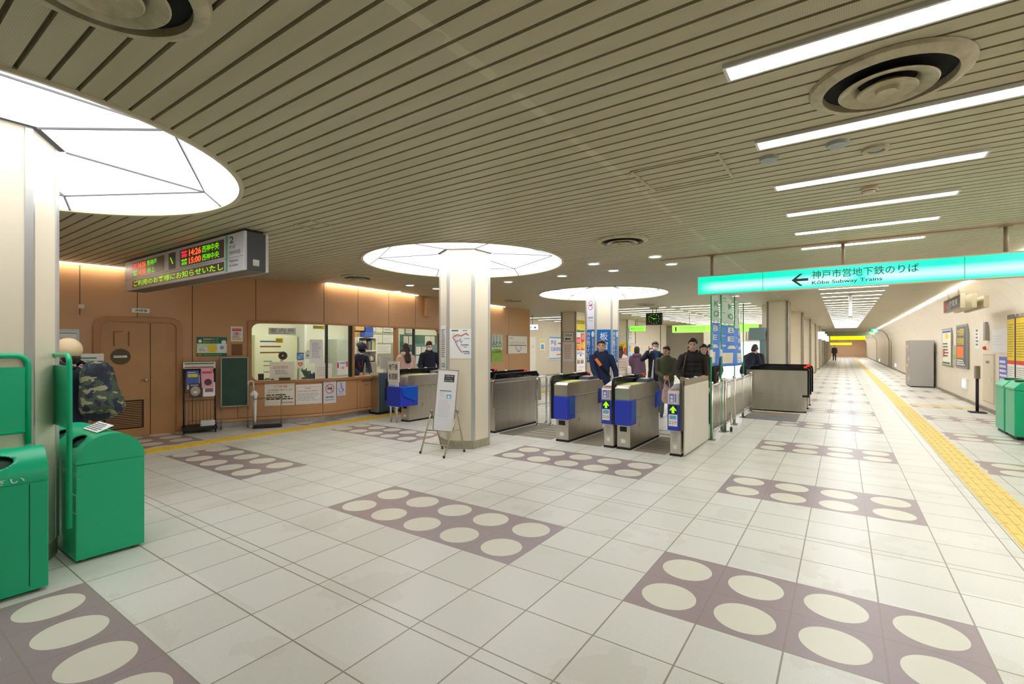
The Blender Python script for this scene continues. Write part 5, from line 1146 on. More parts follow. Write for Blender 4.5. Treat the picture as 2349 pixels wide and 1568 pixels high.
inbox('card_printer', 'small black device on the counter before the monitor', 'device', -9.62, -9.42, 8.55, 8.8, .86, .95, BLK)
inbox('paper_stack', 'stack of white papers on the counter by the staff hand', 'paper', -9.5, -9.22, 7.55, 7.8, .86, .872, PAPER, None, .001)
for i, (s_, h_, c_) in enumerate(((4.3, .22, '3c443f'), (4.42, .13, '9fc0c8'), (5.22, .26, '3a5560'), (5.33, .2, '2f4a6e'), (5.42, .22, '36507a'))):
    p, a, nn = wpt(s_); q = p-nn*.32
    tag(build(MB().lathe([(0, 0), (.05, 0), (.055, h_), (0, h_)], (q.x, q.y, .78), 14), 'desk_container', mat('container_'+c_, c_, .5), auto=40), '%s dark or blue container on the booth desk, from the left' % ORD[i], 'container', 'desk containers')
p, a, nn = wpt(5.15); q = p-nn*.35; t = thing('potted_plant', 'small green plant on the booth desk behind the stickers', 'plant', (q.x, q.y, .78))
build(MB().lathe([(0, 0), (.05, 0), (.065, .12), (0, .12)], (q.x, q.y, .78), 14), 'pot', BLK, t, auto=40)
m = MB(); R = random.Random(2)
for k in range(26):
    a_ = R.uniform(0, 2*PI); l = R.uniform(.12, .26); tip = Vector((q.x+math.cos(a_)*l*.5, q.y+math.sin(a_)*l*.5, .9+l*.8)); b0 = Vector((q.x, q.y, .9)); md = (b0+tip)/2+Vector((0, 0, .04)); sd = Vector((-math.sin(a_), math.cos(a_), 0))*.018
    m.add([b0, md+sd, tip, md-sd], [(0, 1, 2, 3)])
build(m, 'foliage', mat('leaf_green', '3f6a3c', .6), t)

# ------------------------------------------------------------------ furniture before the office wall
# magazine rack
def W3(s, off, z): p, a, nn = wpt(s); q = p+nn*off; return Vector((q.x, q.y, z))
t = thing('magazine_rack', 'black metal magazine rack on casters beside the office door', 'rack', tuple(W3(3.25, .3, 0)))
p, a, nn = wpt(3.28); A3 = Vector((a.x, a.y, 0)); N3 = Vector((nn.x, nn.y, 0)); B0 = Vector((p.x, p.y, 0))
def rk(u, v, z): return B0+A3*u+N3*v+Vector((0, 0, z))
for u in (-.24, .24): build(MB().tube([rk(u, .32, .1), rk(u, .30, .6), rk(u, .2, .75), rk(u, .08, 1.26)], .014, 8), 'side_rail', BLK, t, smooth=True)
build(MB().obox(rk(0, .26, .085), A3, N3, (0, 0, 1), .27, .2, .025), 'bottom_tray', BLK, t, bevel=.006)
for u in (-.24, .24):
    for v in (.1, .42): build(MB().tube([rk(u-.012, v, .03), rk(u+.012, v, .03)], .03, 14), 'caster', RUB, t, auto=40)
o_, P = sheet('header_sign', '', '', rk(-.25, .12, 1.15), A3, N3, .5, .115, PAPER, .02, parent=t); P.rect(.02, .078, .46, .022, INKGR); P.rect(.02, .012, .46, .02, INKR); P.text('インフォメーションラック', .05, .04, .4, .028, INKG); P.done()
build(MB().obox(rk(0, .11, 1.11), A3, N3, (0, 0, 1), .24, .012, .03), 'header_bar', BLK, t)
m = MB()
for k in range(9): m.tube([rk(-.22+.055*k, .2, .72), rk(-.22+.055*k, .1, 1.08)], .003, 5); m.tube([rk(-.22+.055*k, .3, .14), rk(-.22+.055*k, .3, .58)], .003, 5)
for z, v in ((.72, .24), (.85, .2), (.98, .16), (.58, .32)): m.tube([rk(-.24, v, z), rk(.24, v, z)], .005, 6)
build(m, 'wire_grid', BLK, t)
mags = [(-.2, .86, .2, '3b63b4', 'e8d23c', 'blue and yellow brochure at the rack upper left'), (.02, .90, .19, 'e39aa4', 'cf5a6c', 'pink brochure at the rack upper right'), (.03, .80, .22, 'e8a9b8', '5b2c3c', 'pink brochure with dark oval in the rack middle right'), (-.19, .78, .21, 'dfe2ec', 'c2c6d8', 'pale brochure behind the dark magazine'), (-.16, .63, .26, '2a2722', 'b3a394', 'dark magazine with a face-like pale photo in the rack'), (.05, .64, .25, 'eceaf0', '8a6a62', 'white brochure with brown landscape photo in the rack')]
for i, (u, z, v, c_, c2_, lb) in enumerate(mags):
    O = rk(u, v+.03, z); up = Vector((0, 0, 1))-N3*.22
    s, P = sheet('magazine', lb, 'magazine', O, A3, N3, .19, .26, mat('mag_'+c_, c_, .4), .006, 'magazines in the rack', up=up)
    if i == 4: P.disc(.095, .12, .075, mat('mag2_'+c2_, c2_, .5), 1, .09); P.lines(.02, .215, .15, .03, 1, PAPER2); P.disc(.095, .1, .03, PAPER, 2, .02)
    elif i == 2: P.disc(.1, .1, .06, mat('mag2_'+c2_, c2_, .5), 1)
    elif i == 5: P.rect(.03, .08, .13, .07, mat('mag2_'+c2_, c2_, .5), 1); P.lines(.03, .2, .13, .03, 2, INKG)
    else: P.rect(.02, .14, .15, .06, mat('mag2_'+c2_, c2_, .5), 1); P.lines(.02, .21, .15, .03, 1, PAPER)
    P.done()
for k in range(4): tag(build(MB().obox(rk(.12+.01*(k % 2), .27, .125+k*.022), A3, N3, (0, 0, 1), .11, .1, .0095), 'leaflet_pile', PAPER, bevel=.002), 'bundle of white leaflets on the rack bottom tray, %s from below' % ORD[k], 'leaflets', 'leaflet bundles on the rack tray')
# chalkboard on stand
t = thing('chalkboard_stand', 'green chalkboard on thin legs standing left of the window', 'chalkboard', tuple(W3(3.85, .15, 0)))
p, a, nn = wpt(3.85); A3 = Vector((a.x, a.y, 0)); N3 = Vector((nn.x, nn.y, 0)); B0 = Vector((p.x, p.y, 0))
build(MB().obox(rk(0, .12, .885), A3, N3, (0, 0, 1), .215, .008, .455), 'board', mat('chalkboard_green', '28493f', .6, noise=.15, nscale=5), t)
m = MB()
for u in (-.22, .22): m.obox(rk(u, .122, .885), A3, N3, (0, 0, 1), .011, .014, .47)
for z in (.42, 1.345): m.obox(rk(0, .122, z), A3, N3, (0, 0, 1), .23, .014, .011)
build(m, 'frame', mat('aluminium_frame', 'a6aba2', .35, .8), t, bevel=.003)
for u in (-.22, .22): build(MB().tube([rk(u, .12, .42), rk(u, .2, .01)], .01, 8), 'leg', STEELD, t, smooth=True); build(MB().tube([rk(u, -.0, .02), rk(u, .3, .02)], .01, 8), 'foot', BLK, t, smooth=True)
# umbrella stand with umbrella
t = thing('umbrella_stand', 'low brass umbrella stand with black drip tray under the window', 'umbrella stand', tuple(W3(4.4, .35, 0)))
p, a, nn = wpt(4.42); A3 = Vector((a.x, a.y, 0)); N3 = Vector((nn.x, nn.y, 0)); B0 = Vector((p.x, p.y, 0)); BR = mat('dull_brass', 'a6966a', .4, .7)
for u in (-.24, .24):
    for v in (.25, .42): build(MB().tube([rk(u, v, .02), rk(u, v, .62)], .012, 8), 'post', BR, t, smooth=True)
    build(MB().tube([rk(u, .25, .56), rk(u, .42, .56)], .008, 8), 'end_bar', BR, t, smooth=True)
for v in (.25, .42): build(MB().tube([rk(-.24, v, .56), rk(.24, v, .56)], .007, 8), 'long_bar', BR, t, smooth=True)
build(MB().obox(rk(0, .335, .03), A3, N3, (0, 0, 1), .25, .1, .02), 'drip_tray', BLK, t, bevel=.006)
build(MB().ball(rk(.24, .42, .63), .018), 'knob', BR, t, smooth=True)
u0 = rk(-.235, .36, 0); t = thing('umbrella', 'closed white umbrella hooked in the brass umbrella stand', 'umbrella', (u0.x, u0.y, .07))
UMB = mat('umbrella_white', 'e8e6e6', .5)
def ux(z): return u0+A3*(.03*(1-z/.8))+Vector((0, 0, z))
build(MB().tube([ux(.06), ux(.12)], .006, 8), 'ferrule', STEEL, t, smooth=True)
m = MB(); N_ = 16; prf = [(.12, .012), (.3, .024), (.5, .034), (.6, .04), (.645, .058), (.67, .05), (.72, .018)]
for z, r_ in prf:
    c_ = ux(z)
    for k in range(N_):
        rr = r_*(1+.22*(k % 2)); m.v.append((c_.x+rr*math.cos(2*PI*k/N_), c_.y+rr*math.sin(2*PI*k/N_), z))
for j in range(len(prf)-1):
    for k in range(N_): m.f.append((j*N_+k, j*N_+(k+1) % N_, (j+1)*N_+(k+1) % N_, (j+1)*N_+k))
build(m, 'canopy', UMB, t, auto=60)
hk = [ux(.72), ux(.84)]+[ux(.86)+A3*(-.045+.045*math.cos(k*PI/6))+Vector((0, 0, .045*math.sin(k*PI/6))) for k in range(7)]+[ux(.82)-A3*.09]
build(MB().tube(hk, .010, 8), 'hooked_handle', UMB, t, smooth=True)
# standing sign behind the person with backpack
t = thing('standing_sign', 'white standing sign with green and red lines behind the backpack wearer', 'sign', tuple(W3(1.66, .3, 0)))
p, a, nn = wpt(1.70); A3 = Vector((a.x, a.y, 0)); N3 = Vector((nn.x, nn.y, 0)); B0 = Vector((p.x, p.y, 0))
o_, P = sheet('board', '', '', rk(-.16, .3, 1.0), A3, N3, .32, .44, PAPER, .02, parent=t); P.rect(.03, .36, .2, .02, INKGR); P.rect(.03, .24, .2, .02, INKR); P.text('ご案内', .05, .29, .15, .05, INKG); P.lines(.03, .04, .24, .15, 4, INKG); P.done()
for u in (-.1, .1): build(MB().tube([rk(u, .28, 0), rk(u, .28, 1.05)], .022, 10), 'leg', WHITE, t, smooth=True)
build(MB().obox(rk(0, .28, .015), A3, N3, (0, 0, 1), .16, .14, .015), 'base', STEELD, t, bevel=.006)
# slate blue wing gate at the counter end
t = thing('staff_gate', 'slate blue barrier cabinet with dark slot at the counter end', 'barrier', (-8.82, 7.5, 0)); SLB = mat('slate_blue', '4f6270', .45, .2)
build(MB().box(-9.0, -8.72, 7.28, 7.72, .05, .95), 'body', SLB, t, bevel=.012); build(MB().box(-9.01, -8.71, 7.27, 7.73, 0, .05), 'plinth', BLK, t); build(MB().box(-9.0, -8.725, 7.262, 7.282, .05, .94), 'steel_edge', STEEL, t, bevel=.003)
P = Panel((-8.7195, 7.3, 0), (0, 1, 0), (1, 0, 0), t); P.rect(.17, .3, .05, .5, BLK, 1, 'slot'); P.rect(.14, .3, .035, .32, mat('navy_slot', '26305f', .4), 1, 'slot'); P.rect(.01, .62, .4, .004, SEAM, 1, 'seam'); P.done()
# station name post
t = thing('station_name_post', 'white post sign with black station name characters before the blue box gate', 'sign', (-7.58, 6.72, 0))
for x in (-7.68, -7.50): build(MB().tube([(x, 6.72, 0), (x, 6.72, 1.2)], .022, 12), 'post', CHROME, t, smooth=True)
o_, P = sheet('name_board', '', '', (-7.74, 6.69, .83), (1, 0, 0), (0, -1, 0), .33, .42, PAPER2, .02, parent=t, bevel=.003); P.text('地下鉄', .03, .24, .27, .13, INK, 2, .03); P.text('板宿駅', .03, .05, .27, .13, INK, 2, .03); P.done()
o_, P = sheet('lower_board', '', '', (-7.72, 6.695, .32), (1, 0, 0), (0, -1, 0), .29, .51, PAPER, .015, parent=t); P.lines(.03, .08, .2, .38, 12, INKG, 2, .15); P.done()
# easel with whiteboard
t = thing('easel_board', 'tall narrow whiteboard leaning on a thin metal easel before the pillar', 'easel', (-4.85, 5.27, 0)); EM_ = mat('easel_champagne', 'b6ab8e', .4, .7)
ex = Vector((.80, .6, 0)).normalized(); en = Vector((ex.y, -ex.x, 0)); ec = Vector((-4.86, 5.28, 0))
def ep(u, v, z): return ec+ex*u+en*v+Vector((0, 0, z))
feet = [Vector((-5.06, 4.98, 0)), Vector((-4.57, 4.95, 0)), Vector((-4.60, 5.42, 0)), Vector((-5.02, 5.40, 0))]
top = [ep(-.19, .03, .6), ep(.19, .03, .6)]
build(MB().tube([feet[0], top[0]], .011, 8), 'leg', EM_, t, smooth=True); build(MB().tube([feet[1], top[1]], .011, 8), 'leg', EM_, t, smooth=True)
build(MB().tube([feet[2], top[1]], .011, 8), 'leg', EM_, t, smooth=True); build(MB().tube([feet[3], top[0]], .011, 8), 'leg', EM_, t, smooth=True)
for f_ in feet: build(MB().lathe([(0, 0), (.017, 0), (.015, .03), (0, .03)], tuple(f_), 10), 'rubber_foot', RUB, t, auto=40)
def on(a_, b_, f_): return a_+(b_-a_)*f_
build(MB().tube([on(feet[0], top[0], .25), on(feet[1], top[1], .25)], .006, 6), 'cross_bar', EM_, t, smooth=True); build(MB().tube([on(feet[2], top[1], .25), on(feet[3], top[0], .25)], .006, 6), 'cross_bar', EM_, t, smooth=True)
build(MB().tube([on(feet[0], top[0], .55), on(feet[1], top[1], .55)], .009, 6), 'ledge_bar', EM_, t, smooth=True); build(MB().tube([on(feet[1], top[1], .55), on(feet[2], top[1], .55)], .006, 6), 'cross_bar', EM_, t, smooth=True)
for q in top: build(MB().ball(q, .026), 'clamp_knob', STEELD, t, smooth=True)
upv = Vector((ex.x*.0, ex.y*.0, 1))-en*.13+ex*.075; upv.normalize(); exx = (ex-upv*ex.dot(upv)).normalized(); nnv = exx.cross(upv).normalized()
bO = ep(-.165, .075, .325); WB = mat('whiteboard_face', 'e9e9ef', .3)
o_, P = sheet('whiteboard', '', '', bO, exx, nnv, .30, .90, WB, .014, parent=t, up=upv, bevel=.004)
P.rect(.1, .72, .15, .11, mat('black_heading', '2c2c30', .4), 1); P.text('IC定期券の購入', .108, .798, .134, .022, PAPER, 2); P.text('こうべんカード', .108, .764, .11, .022, PAPER, 2); P.text('お持ちのお客様へ', .108, .73, .134, .022, PAPER, 2)
P.rect(.05, .58, .17, .014, INKG, 1); P.lines(.05, .5, .09, .07, 6, mat('faint_ink', 'bdbcc2', .6), 1, .2); P.rect(.155, .475, .07, .06, SKYB, 1); P.disc(.19, .5, .02, PAPER, 2); P.lines(.05, .2, .18, .26, 14, MATS['faint_ink'], 1, .2); P.rect(.03, .16, .2, .001, INKG, 1); P.done()
m = MB()
for u_ in (0, .30): m.obox(bO+exx*u_+upv*.45-nnv*.007, exx, nnv, upv, .007, .011, .455)
for v_ in (0, .90): m.obox(bO+exx*.15+upv*v_-nnv*.007, exx, nnv, upv, .157, .011, .007)
build(m, 'board_frame', EM_, t, bevel=.003)

# ------------------------------------------------------------------ right wall objects
RW = 2.9
def rsheet(name, label, cat, y_left, y_right, z0, z1, m_, th=.02, x=RW, grp=None):   # left in the picture = larger y
    return sheet(name, label, cat, (x-th, y_left, z0), (0, -1, 0), (-1, 0, 0), y_left-y_right, z1-z0, m_, th, grp)
PFR = mat('poster_frame_grey', '8f8d86', .4, .3)
s, P = rsheet('framed_poster', 'framed white poster with small red and green print, left of the pair', 'poster', 22.3, 20.6, .9, 2.16, PFR, .05); P.rect(.08, .06, 1.54, 1.14, PAPER2, 1); P.disc(.9, 1.0, .3, YEL, 2, .1); P.rect(.1, 1.12, 1.5, .06, INKB, 2); P.lines(.2, .3, 1.1, .5, 5, INK, 2, .5); P.rect(.2, .3, .3, .25, INKR, 3); P.rect(.12, .08, 1.4, .06, INKGR, 3); P.done()
s, P = rsheet('framed_poster', 'framed poster with yellow, orange and white blocks, right of the pair', 'poster', 19.8, 18.2, .92, 2.2, PFR, .05); P.rect(.08, .06, 1.44, 1.16, mat('slate_print', '5c6470', .6), 1); P.text('大感謝', .15, .95, 1.0, .22, YEL, 3, .05); P.text('祭開催', .15, .68, 1.0, .22, YEL, 3, .05); P.rect(.15, .3, .95, .34, ORG, 2); P.lines(.15, .08, 1.2, .18, 3, PAPER, 2, .6); P.done()
s, P = rsheet('route_board', 'grey green panel between the two framed posters', 'board', 20.5, 19.9, .95, 1.6, mat('grey_green_panel', 'b3b09c', .5), .03); P.rect(.1, .2, .4, .15, GRNP); P.done()
s, P = rsheet('notice', 'narrow white paper strip right of the framed posters', 'notice', 17.5, 17.0, 1.5, 2.15, PAPER, .006); P.lines(.08, .06, .34, .55, 6, INKG, 2, .5); P.done()
tag(build(MB().box(2.82, 2.9, 16.0, 16.2, 1.7, 2.15), 'intercom_box', mat('grey_intercom', '9d9690', .5), bevel=.01), 'narrow grey intercom box on the right wall', 'box')
t = thing('fire_alarm', 'red fire alarm lamp on the cream panel of the right wall', 'alarm', (2.85, 16.2, 1.5)); build(MB().tube([(2.9, 16.15, 1.52), (2.86, 16.15, 1.52)], .06, 20), 'base', WHITE, t, auto=40); build(MB().ball((2.85, 16.15, 1.52), .05), 'red_lamp', RED, t, smooth=True)
s, P = rsheet('hydrant_cabinet', 'cream flush hydrant cabinet door below the red alarm lamp', 'cabinet', 16.5, 15.5, .2, 1.38, mat('cabinet_cream', 'dccfb6', .45), .03); P.rect(.02, .02, .96, .006, SEAM); P.rect(.02, 1.15, .96, .006, SEAM); P.rect(.3, .95, .35, .06, INKG); P.rect(.85, .55, .04, .08, STEELD); P.done()
s, P = rsheet('whiteboard', 'white blank looking board right of the red alarm', 'board', 15.6, 14.35, 1.42, 1.94, mat('board_white2', 'e9e9ee', .3), .03); P.lines(.1, .15, .9, .25, 4, mat('faint_ink2', 'c9c9cf', .6), 1, .15); P.done()
s, P = rsheet('poster', 'blue and white poster under the whiteboard on the right wall', 'poster', 15.1, 14.35, .72, 1.33, mat('violet_blue_print', '6a74d0', .6), .01); P.lines(.06, .05, .6, .5, 5, PAPER, 2, .55); P.done()
s, P = rsheet('timetable_board', 'tall yellow timetable board at the right edge, left panel', 'timetable', 14.3, 13.75, .77, 2.25, mat('board_edge_brown', '77604a', .5), .04); P.rect(.02, .5, .5, .85, YEL, 1); P.rect(.02, .02, .5, .42, PAPER, 1); P.rect(.02, .42, .5, .08, RED, 2); P.lines(.06, .56, .42, .7, 14, INK, 2, .2); P.rect(.02, 1.35, .5, .1, INKG, 2); P.lines(.06, .08, .4, .3, 7, INKG, 2, .2); P.done()
s, P = rsheet('timetable_board', 'tall yellow timetable board at the right edge, right panel', 'timetable', 13.68, 12.9, .77, 2.25, MATS['board_edge_brown'], .04); P.rect(.02, .5, .74, .85, YEL, 1); P.rect(.02, .02, .74, .42, PAPER, 1); P.rect(.02, .42, .74, .08, RED, 2); P.text('時刻表', .2, 1.37, .4, .07, PAPER, 2); P.lines(.06, .56, .62, .7, 14, INK, 2, .2); P.lines(.06, .08, .6, .3, 7, INKG, 2, .2); P.done()
for i, (a, b, c, d, lb) in enumerate(((19.05, 18.4, .34, .64, 'small lit floor-level light on the right wall, nearest'), (41, 40, .2, .47, 'small lit floor-level light beyond the locker'), (58, 56.5, .13, .42, 'farthest small floor-level light on the right wall'))):
    t = thing('wall_light', lb, 'wall light', (2.86, (a+b)/2, c)); build(MB().box(2.86, 2.9, b, a, c, d), 'housing', WHITE, t, bevel=.01); build(MB().box(2.855, 2.86, b+.1, a-.1, c+.04, d-.04), 'lens', mat('lit_wall_lens', 'f4f6ff', .5, emit=1.6), t)
t = thing('stand_ashtray', 'slim black metal post stand before the right wall', 'stand', (2.6, 15.5, 0)); build(MB().tube([(2.6, 15.5, .02), (2.6, 15.5, .85)], .03, 12), 'post', BLK, t, smooth=True); build(MB().box(2.45, 2.75, 15.35, 15.65, 0, .025), 'base', BLK, t, bevel=.006); build(MB().box(2.56, 2.64, 15.4, 15.6, .8, 1.1), 'top_frame', mat('grey_brown_metal', '8d826e', .4, .5), t, bevel=.01)
t = thing('photo_booth', 'tall grey cabinet with colourful front standing along the right wall', 'cabinet', (2.47, 24.6, 0))
build(MB().box(2.12, 2.82, 23.9, 25.4, .04, 1.8), 'body', mat('cabinet_grey_side', 'adabaa', .45), t, bevel=.01); build(MB().box(2.15, 2.8, 23.93, 25.37, 0, .04), 'plinth', BLK, t)
P = Panel((2.119, 25.4, 0), (0, -1, 0), (-1, 0, 0), t); R = random.Random(4)
for k in range(24): P.rect(.1+.32*(k % 4), .25+.25*(k//4), .22, .12, [PINK, SKYB, YEL, PAPER, GREYP, ORG][k % 6])
P.done()
tag(build(MB().tube([(2.86, 44, .05), (2.86, 44, 1.9), (2.7, 44, 2.4)], .03, 8), 'conduit', GALV, smooth=True), 'grey conduit rising on the right wall far away', 'pipe')
# ------------------------------------------------------------------ people (local: facing -y, left hand on +x, metres for a height of 1.70)
SKIN = mat('skin', 'e4b799', .5); SKIN2 = mat('skin_warm', 'd6a083', .5)
def cap(mb, p, q, r1, r2, fx=1., fy=1., n=14):
    """tapered limb with round ends; fx, fy flatten it in x and y"""
    p = Vector(p); q = Vector(q); d = q-p; L = d.length
    if L < 1e-6: d = Vector((0, 0, 1)); L = 1.
    d = d/L; a = Vector((0, 0, 1)) if abs(d.z) < .8 else Vector((1, 0, 0)); u = d.cross(a).normalized(); v = u.cross(d)
    rings = []
    for k in range(1, 4): t = k*PI/8; rings.append((p-d*r1*math.cos(t), r1*math.sin(t)))
    rings += [(p, r1), (p+(q-p)*.5, (r1+r2)/2), (q, r2)]
    for k in range(3, 0, -1): t = k*PI/8; rings.append((q+d*r2*math.cos(t), r2*math.sin(t)))
    vs = []
    for c, r in rings:
        for k in range(n):
            o = r*(math.cos(2*PI*k/n)*u+math.sin(2*PI*k/n)*v); vs.append(c+Vector((o.x*fx, o.y*fy, o.z)))
    m = len(rings); fs = []
    for i in range(m-1):
        for k in range(n): k2 = (k+1) % n; fs.append((i*n+k, i*n+k2, (i+1)*n+k2, (i+1)*n+k))
    fs += [tuple(range(n))[::-1], tuple((m-1)*n+k for k in range(n))]
    mb.add(vs, fs)
def ell(mb, c, rx, ry, rz, n=16, m=10): mb.ball(tuple(c), 1, n, m, (rx, ry, rz))
def organic(mb, name, mt, parent, vox, smooth=2, label=None):
    local(parent, [mb])
    o = build(mb, name, mt, parent, smooth=True, label=label)
    r = o.modifiers.new('fuse', 'REMESH'); r.mode = 'VOXEL'; r.voxel_size = vox; r.use_smooth_shade = True
    if smooth: s = o.modifiers.new('relax', 'SMOOTH'); s.iterations = smooth; s.factor = .5
    return o
def hand(mb, wr, d, palm_n, side, curl=.5, s=1.):
    """wr wrist, d direction of the hand, palm_n out of the palm, side = direction of the thumb"""
    d = Vector(d).normalized(); pn = Vector(palm_n); pn = (pn-d*pn.dot(d)).normalized(); sd = d.cross(pn)*side
    wr = Vector(wr); 
    for k in (-1, 0, 1): cap(mb, wr+sd*k*.018*s, wr+d*.075*s+sd*k*.026*s, .016*s, .014*s)
    for i, ln in enumerate((.038, .043, .040, .032)):
        b = wr+d*.082*s+sd*(.030-.020*i)*s
        d1 = (d*math.cos(curl)+pn*math.sin(curl)); d2 = (d*math.cos(curl*2.1)+pn*math.sin(curl*2.1))
        m1 = b+d1*ln*s; cap(mb, b-d*.01*s, m1, .0095*s, .009*s, n=8); cap(mb, m1, m1+d2*ln*.85*s, .009*s, .0078*s, n=8)
    tb = wr+d*.025*s+sd*.03*s; td = (d*.6+sd*.6+pn*.35).normalized(); tm = tb+td*.036*s
    cap(mb, tb, tm, .013*s, .0105*s, n=8); cap(mb, tm, tm+(td*.6+d*.5+pn*.3).normalized()*.028*s, .0105*s, .0085*s, n=8)
def ik(a, c, l1, l2, pole):
    a, c = Vector(a), Vector(c); d = c-a; L = min(d.length, (l1+l2)*.999); d.normalize(); c = a+d*L
    x = (l1*l1-l2*l2+L*L)/(2*L); h = math.sqrt(max(l1*l1-x*x, 0)); p = Vector(pole); p = (p-d*p.dot(d)).normalized()
    return a+d*x+p*h, c
def person(label, x, y, rz, h=1.7, lh=(.24, -.05, .80), rh=(-.24, -.05, .80), lean=0., turn=0., nod=0., step=.12,
           coat=None, hem=.80, coatw=1., trousers=None, shoes=None, hair='2a211d', hairlen=0, skin=SKIN, vox=.011, hood=None, collar=None, female=False,
           lpole=(.5, .6, -.5), rpole=(-.5, .6, -.5), mask=False, curl=.5, quilt=0, grp=None):
    t = thing('person', label, 'person', (x, y, 0), rz, grp); S = h/1.7
    hip = Vector((0, 0, .88))
    def U(p):   # leaning forward about the hips
        p = Vector(p)-hip; c, s = math.cos(lean), math.sin(lean); return (Vector((p.x, p.y*c-p.z*s, p.y*s+p.z*c))+hip)*S
    def Lw(p): return Vector(p)*S
    sh = .185 if not female else .165
    LS, RS = U((sh, 0, 1.355)), U((-sh, 0, 1.355))
    LH, RH = Vector(lh)*S, Vector(rh)*S
    LE, LH = ik(LS, LH, .28*S, .26*S, lpole); RE, RH = ik(RS, RH, .28*S, .26*S, rpole)
    legs = []
    for sx, st in ((1, step), (-1, -step)):
        legs.append((Lw((.09*sx, 0, .86)), Lw((.095*sx, -.035-st*.55 if st > 0 else -.03-st*.1, .48)), Lw((.10*sx, -st*.9, .09)), Lw((.115*sx, -st*.9-.15, .035))))
    hc = Vector((0, -.015, 1.575)); A = turn; nd = nod
    def Hd(p):  # head coordinates -> local
        p = Vector(p); c, s = math.cos(nd), math.sin(nd); p = Vector((p.x, p.y*c-p.z*s, p.y*s+p.z*c)); c, s = math.cos(A), math.sin(A)
        return U(hc+Vector((p.x*c-p.y*s, p.x*s+p.y*c, p.z)))
    def hb(mb, c, rx, ry, rz, n=18, m=12):
        k = len(mb.v); mb.ball((0, 0, 0), 1, n, m, (rx, ry, rz)); mb.v[k:] = [tuple(Hd(Vector(v)+Vector(c))) for v in mb.v[k:]]
    # body: one continuous skin
    b = MB()
    hb(b, (0, .012, .03), .074, .092, .092); hb(b, (0, -.02, -.03), .060, .068, .078); hb(b, (0, -.045, -.075), .034, .036, .03)
    hb(b, (0, -.088, -.012), .012, .020, .022); hb(b, (0, -.080, .012), .010, .014, .024); hb(b, (0, -.078, -.052), .024, .012, .010)
    for sx in (-1, 1): hb(b, (.076*sx, .01, -.005), .010, .018, .030, 10, 8); hb(b, (.032*sx, -.068, .030), .018, .012, .008, 10, 8); hb(b, (.040*sx, -.055, -.022), .020, .02, .02, 10, 8)
    cap(b, Hd((0, .02, -.05)), U((0, .01, 1.42)), .050*S, .058*S)
    cap(b, U((0, 0, 1.30)), U((0, 0, 1.02)), .12*S, .11*S, 1.15, .8); cap(b, U((0, 0, .98)), Lw((0, 0, .90)), .125*S, .125*S, 1.1, .85)
    for s_, e_, w_, sd in ((LS, LE, LH, 1), (RS, RE, RH, -1)):
        cap(b, s_, e_, .050*S, .040*S); cap(b, e_, w_, .040*S, .027*S)
        dirh = (w_-e_).normalized(); inn = Vector((-sd, 0, -.2)); hand(b, w_, dirh, inn if abs(dirh.x) < .8 else Vector((0, 0, -1)), sd if False else (1 if sd > 0 else -1)*(-1), curl, S)
    for hp, kn, an, toe in legs: cap(b, hp, kn, .075*S, .052*S); cap(b, kn, an, .05*S, .036*S); cap(b, an+Vector((0, .02, -.03))*S, toe, .035*S, .03*S)
    organic(b, 'body', skin, t, vox*.75, 1)
    # face details
    for sx in (-1, 1):
        f = MB(); hb(f, (.030*sx, -.079, .010), .011, .006, .0055, 10, 6); local(t, [f]); build(f, 'eye', INK, t, smooth=True)
    f = MB(); hb(f, (0, -.089, -.052), .021, .006, .0045, 10, 6); local(t, [f]); build(f, 'lips', mat('lips', 'b06a60', .5), t, smooth=True)
    HM = mat('hair_'+hair, hair, .5, noise=.2, nscale=30)
    for sx in (-1, 1):
        f = MB(); hb(f, (.031*sx, -.0795, .031), .017, .005, .0035, 10, 6); local(t, [f]); build(f, 'eyebrow', HM, t, smooth=True)
    # hair
    g = MB(); hb(g, (0, .028, .050), .086, .098, .090); hb(g, (0, -.03, .085), .066, .055, .036)
    if not female and not hairlen: hb(g, (0, .05, -.01), .074, .066, .07)
    else:
        hb(g, (0, .055, -.02), .077, .058, .085)
        for sx in (-1, 1): hb(g, (.068*sx, .028, -.015), .016, .04, .07, 10, 8)
    if hairlen:
        cap(g, Hd((0, .06, -.02)), Hd((0, .11, -.06-hairlen)), .075*S, .06*S, 1.25, .7)
        for sx in (-1, 1): cap(g, Hd((.065*sx, .0, -.02)), Hd((.075*sx, -.01, -.05-hairlen*.9)), .026*S, .02*S)
    if hair != 'none': organic(g, 'hair', HM, t, .009, 2)
    if mask:
        f = MB(); hb(f, (0, -.052, -.045), .060, .050, .044); organic(f, 'face_mask', mat('mask_white', 'eeeef0', .7), t, .008, 1)
    # coat
    c = MB(); k = coatw
    cap(c, U((0, 0, 1.34)), U((0, 0, 1.06)), .135*S*k, .135*S*k, 1.2, .86)
    cap(c, U((-sh*.85, 0, 1.36)), U((0, .005, 1.395)), .062*S*k, .062*S*k); cap(c, U((sh*.85, 0, 1.36)), U((0, .005, 1.395)), .062*S*k, .062*S*k)
    cap(c, U((0, 0, 1.06)), U((0, 0, .98)) if lean > .3 else Lw((0, 0, max(hem+.12, .9))), .135*S*k, .145*S*k, 1.15, .88)
    if hem < .86:
        cap(c, Lw((0, 0, .95)), Lw((0, .0, hem+.1)), .145*S*k, .155*S*k, 1.15, .92)
    for s_, e_, w_ in ((LS, LE, LH), (RS, RE, RH)):
        cap(c, s_, e_, .062*S*k, .056*S*k); cap(c, e_, e_+(w_-e_)*.93, .056*S*k, .043*S*k)
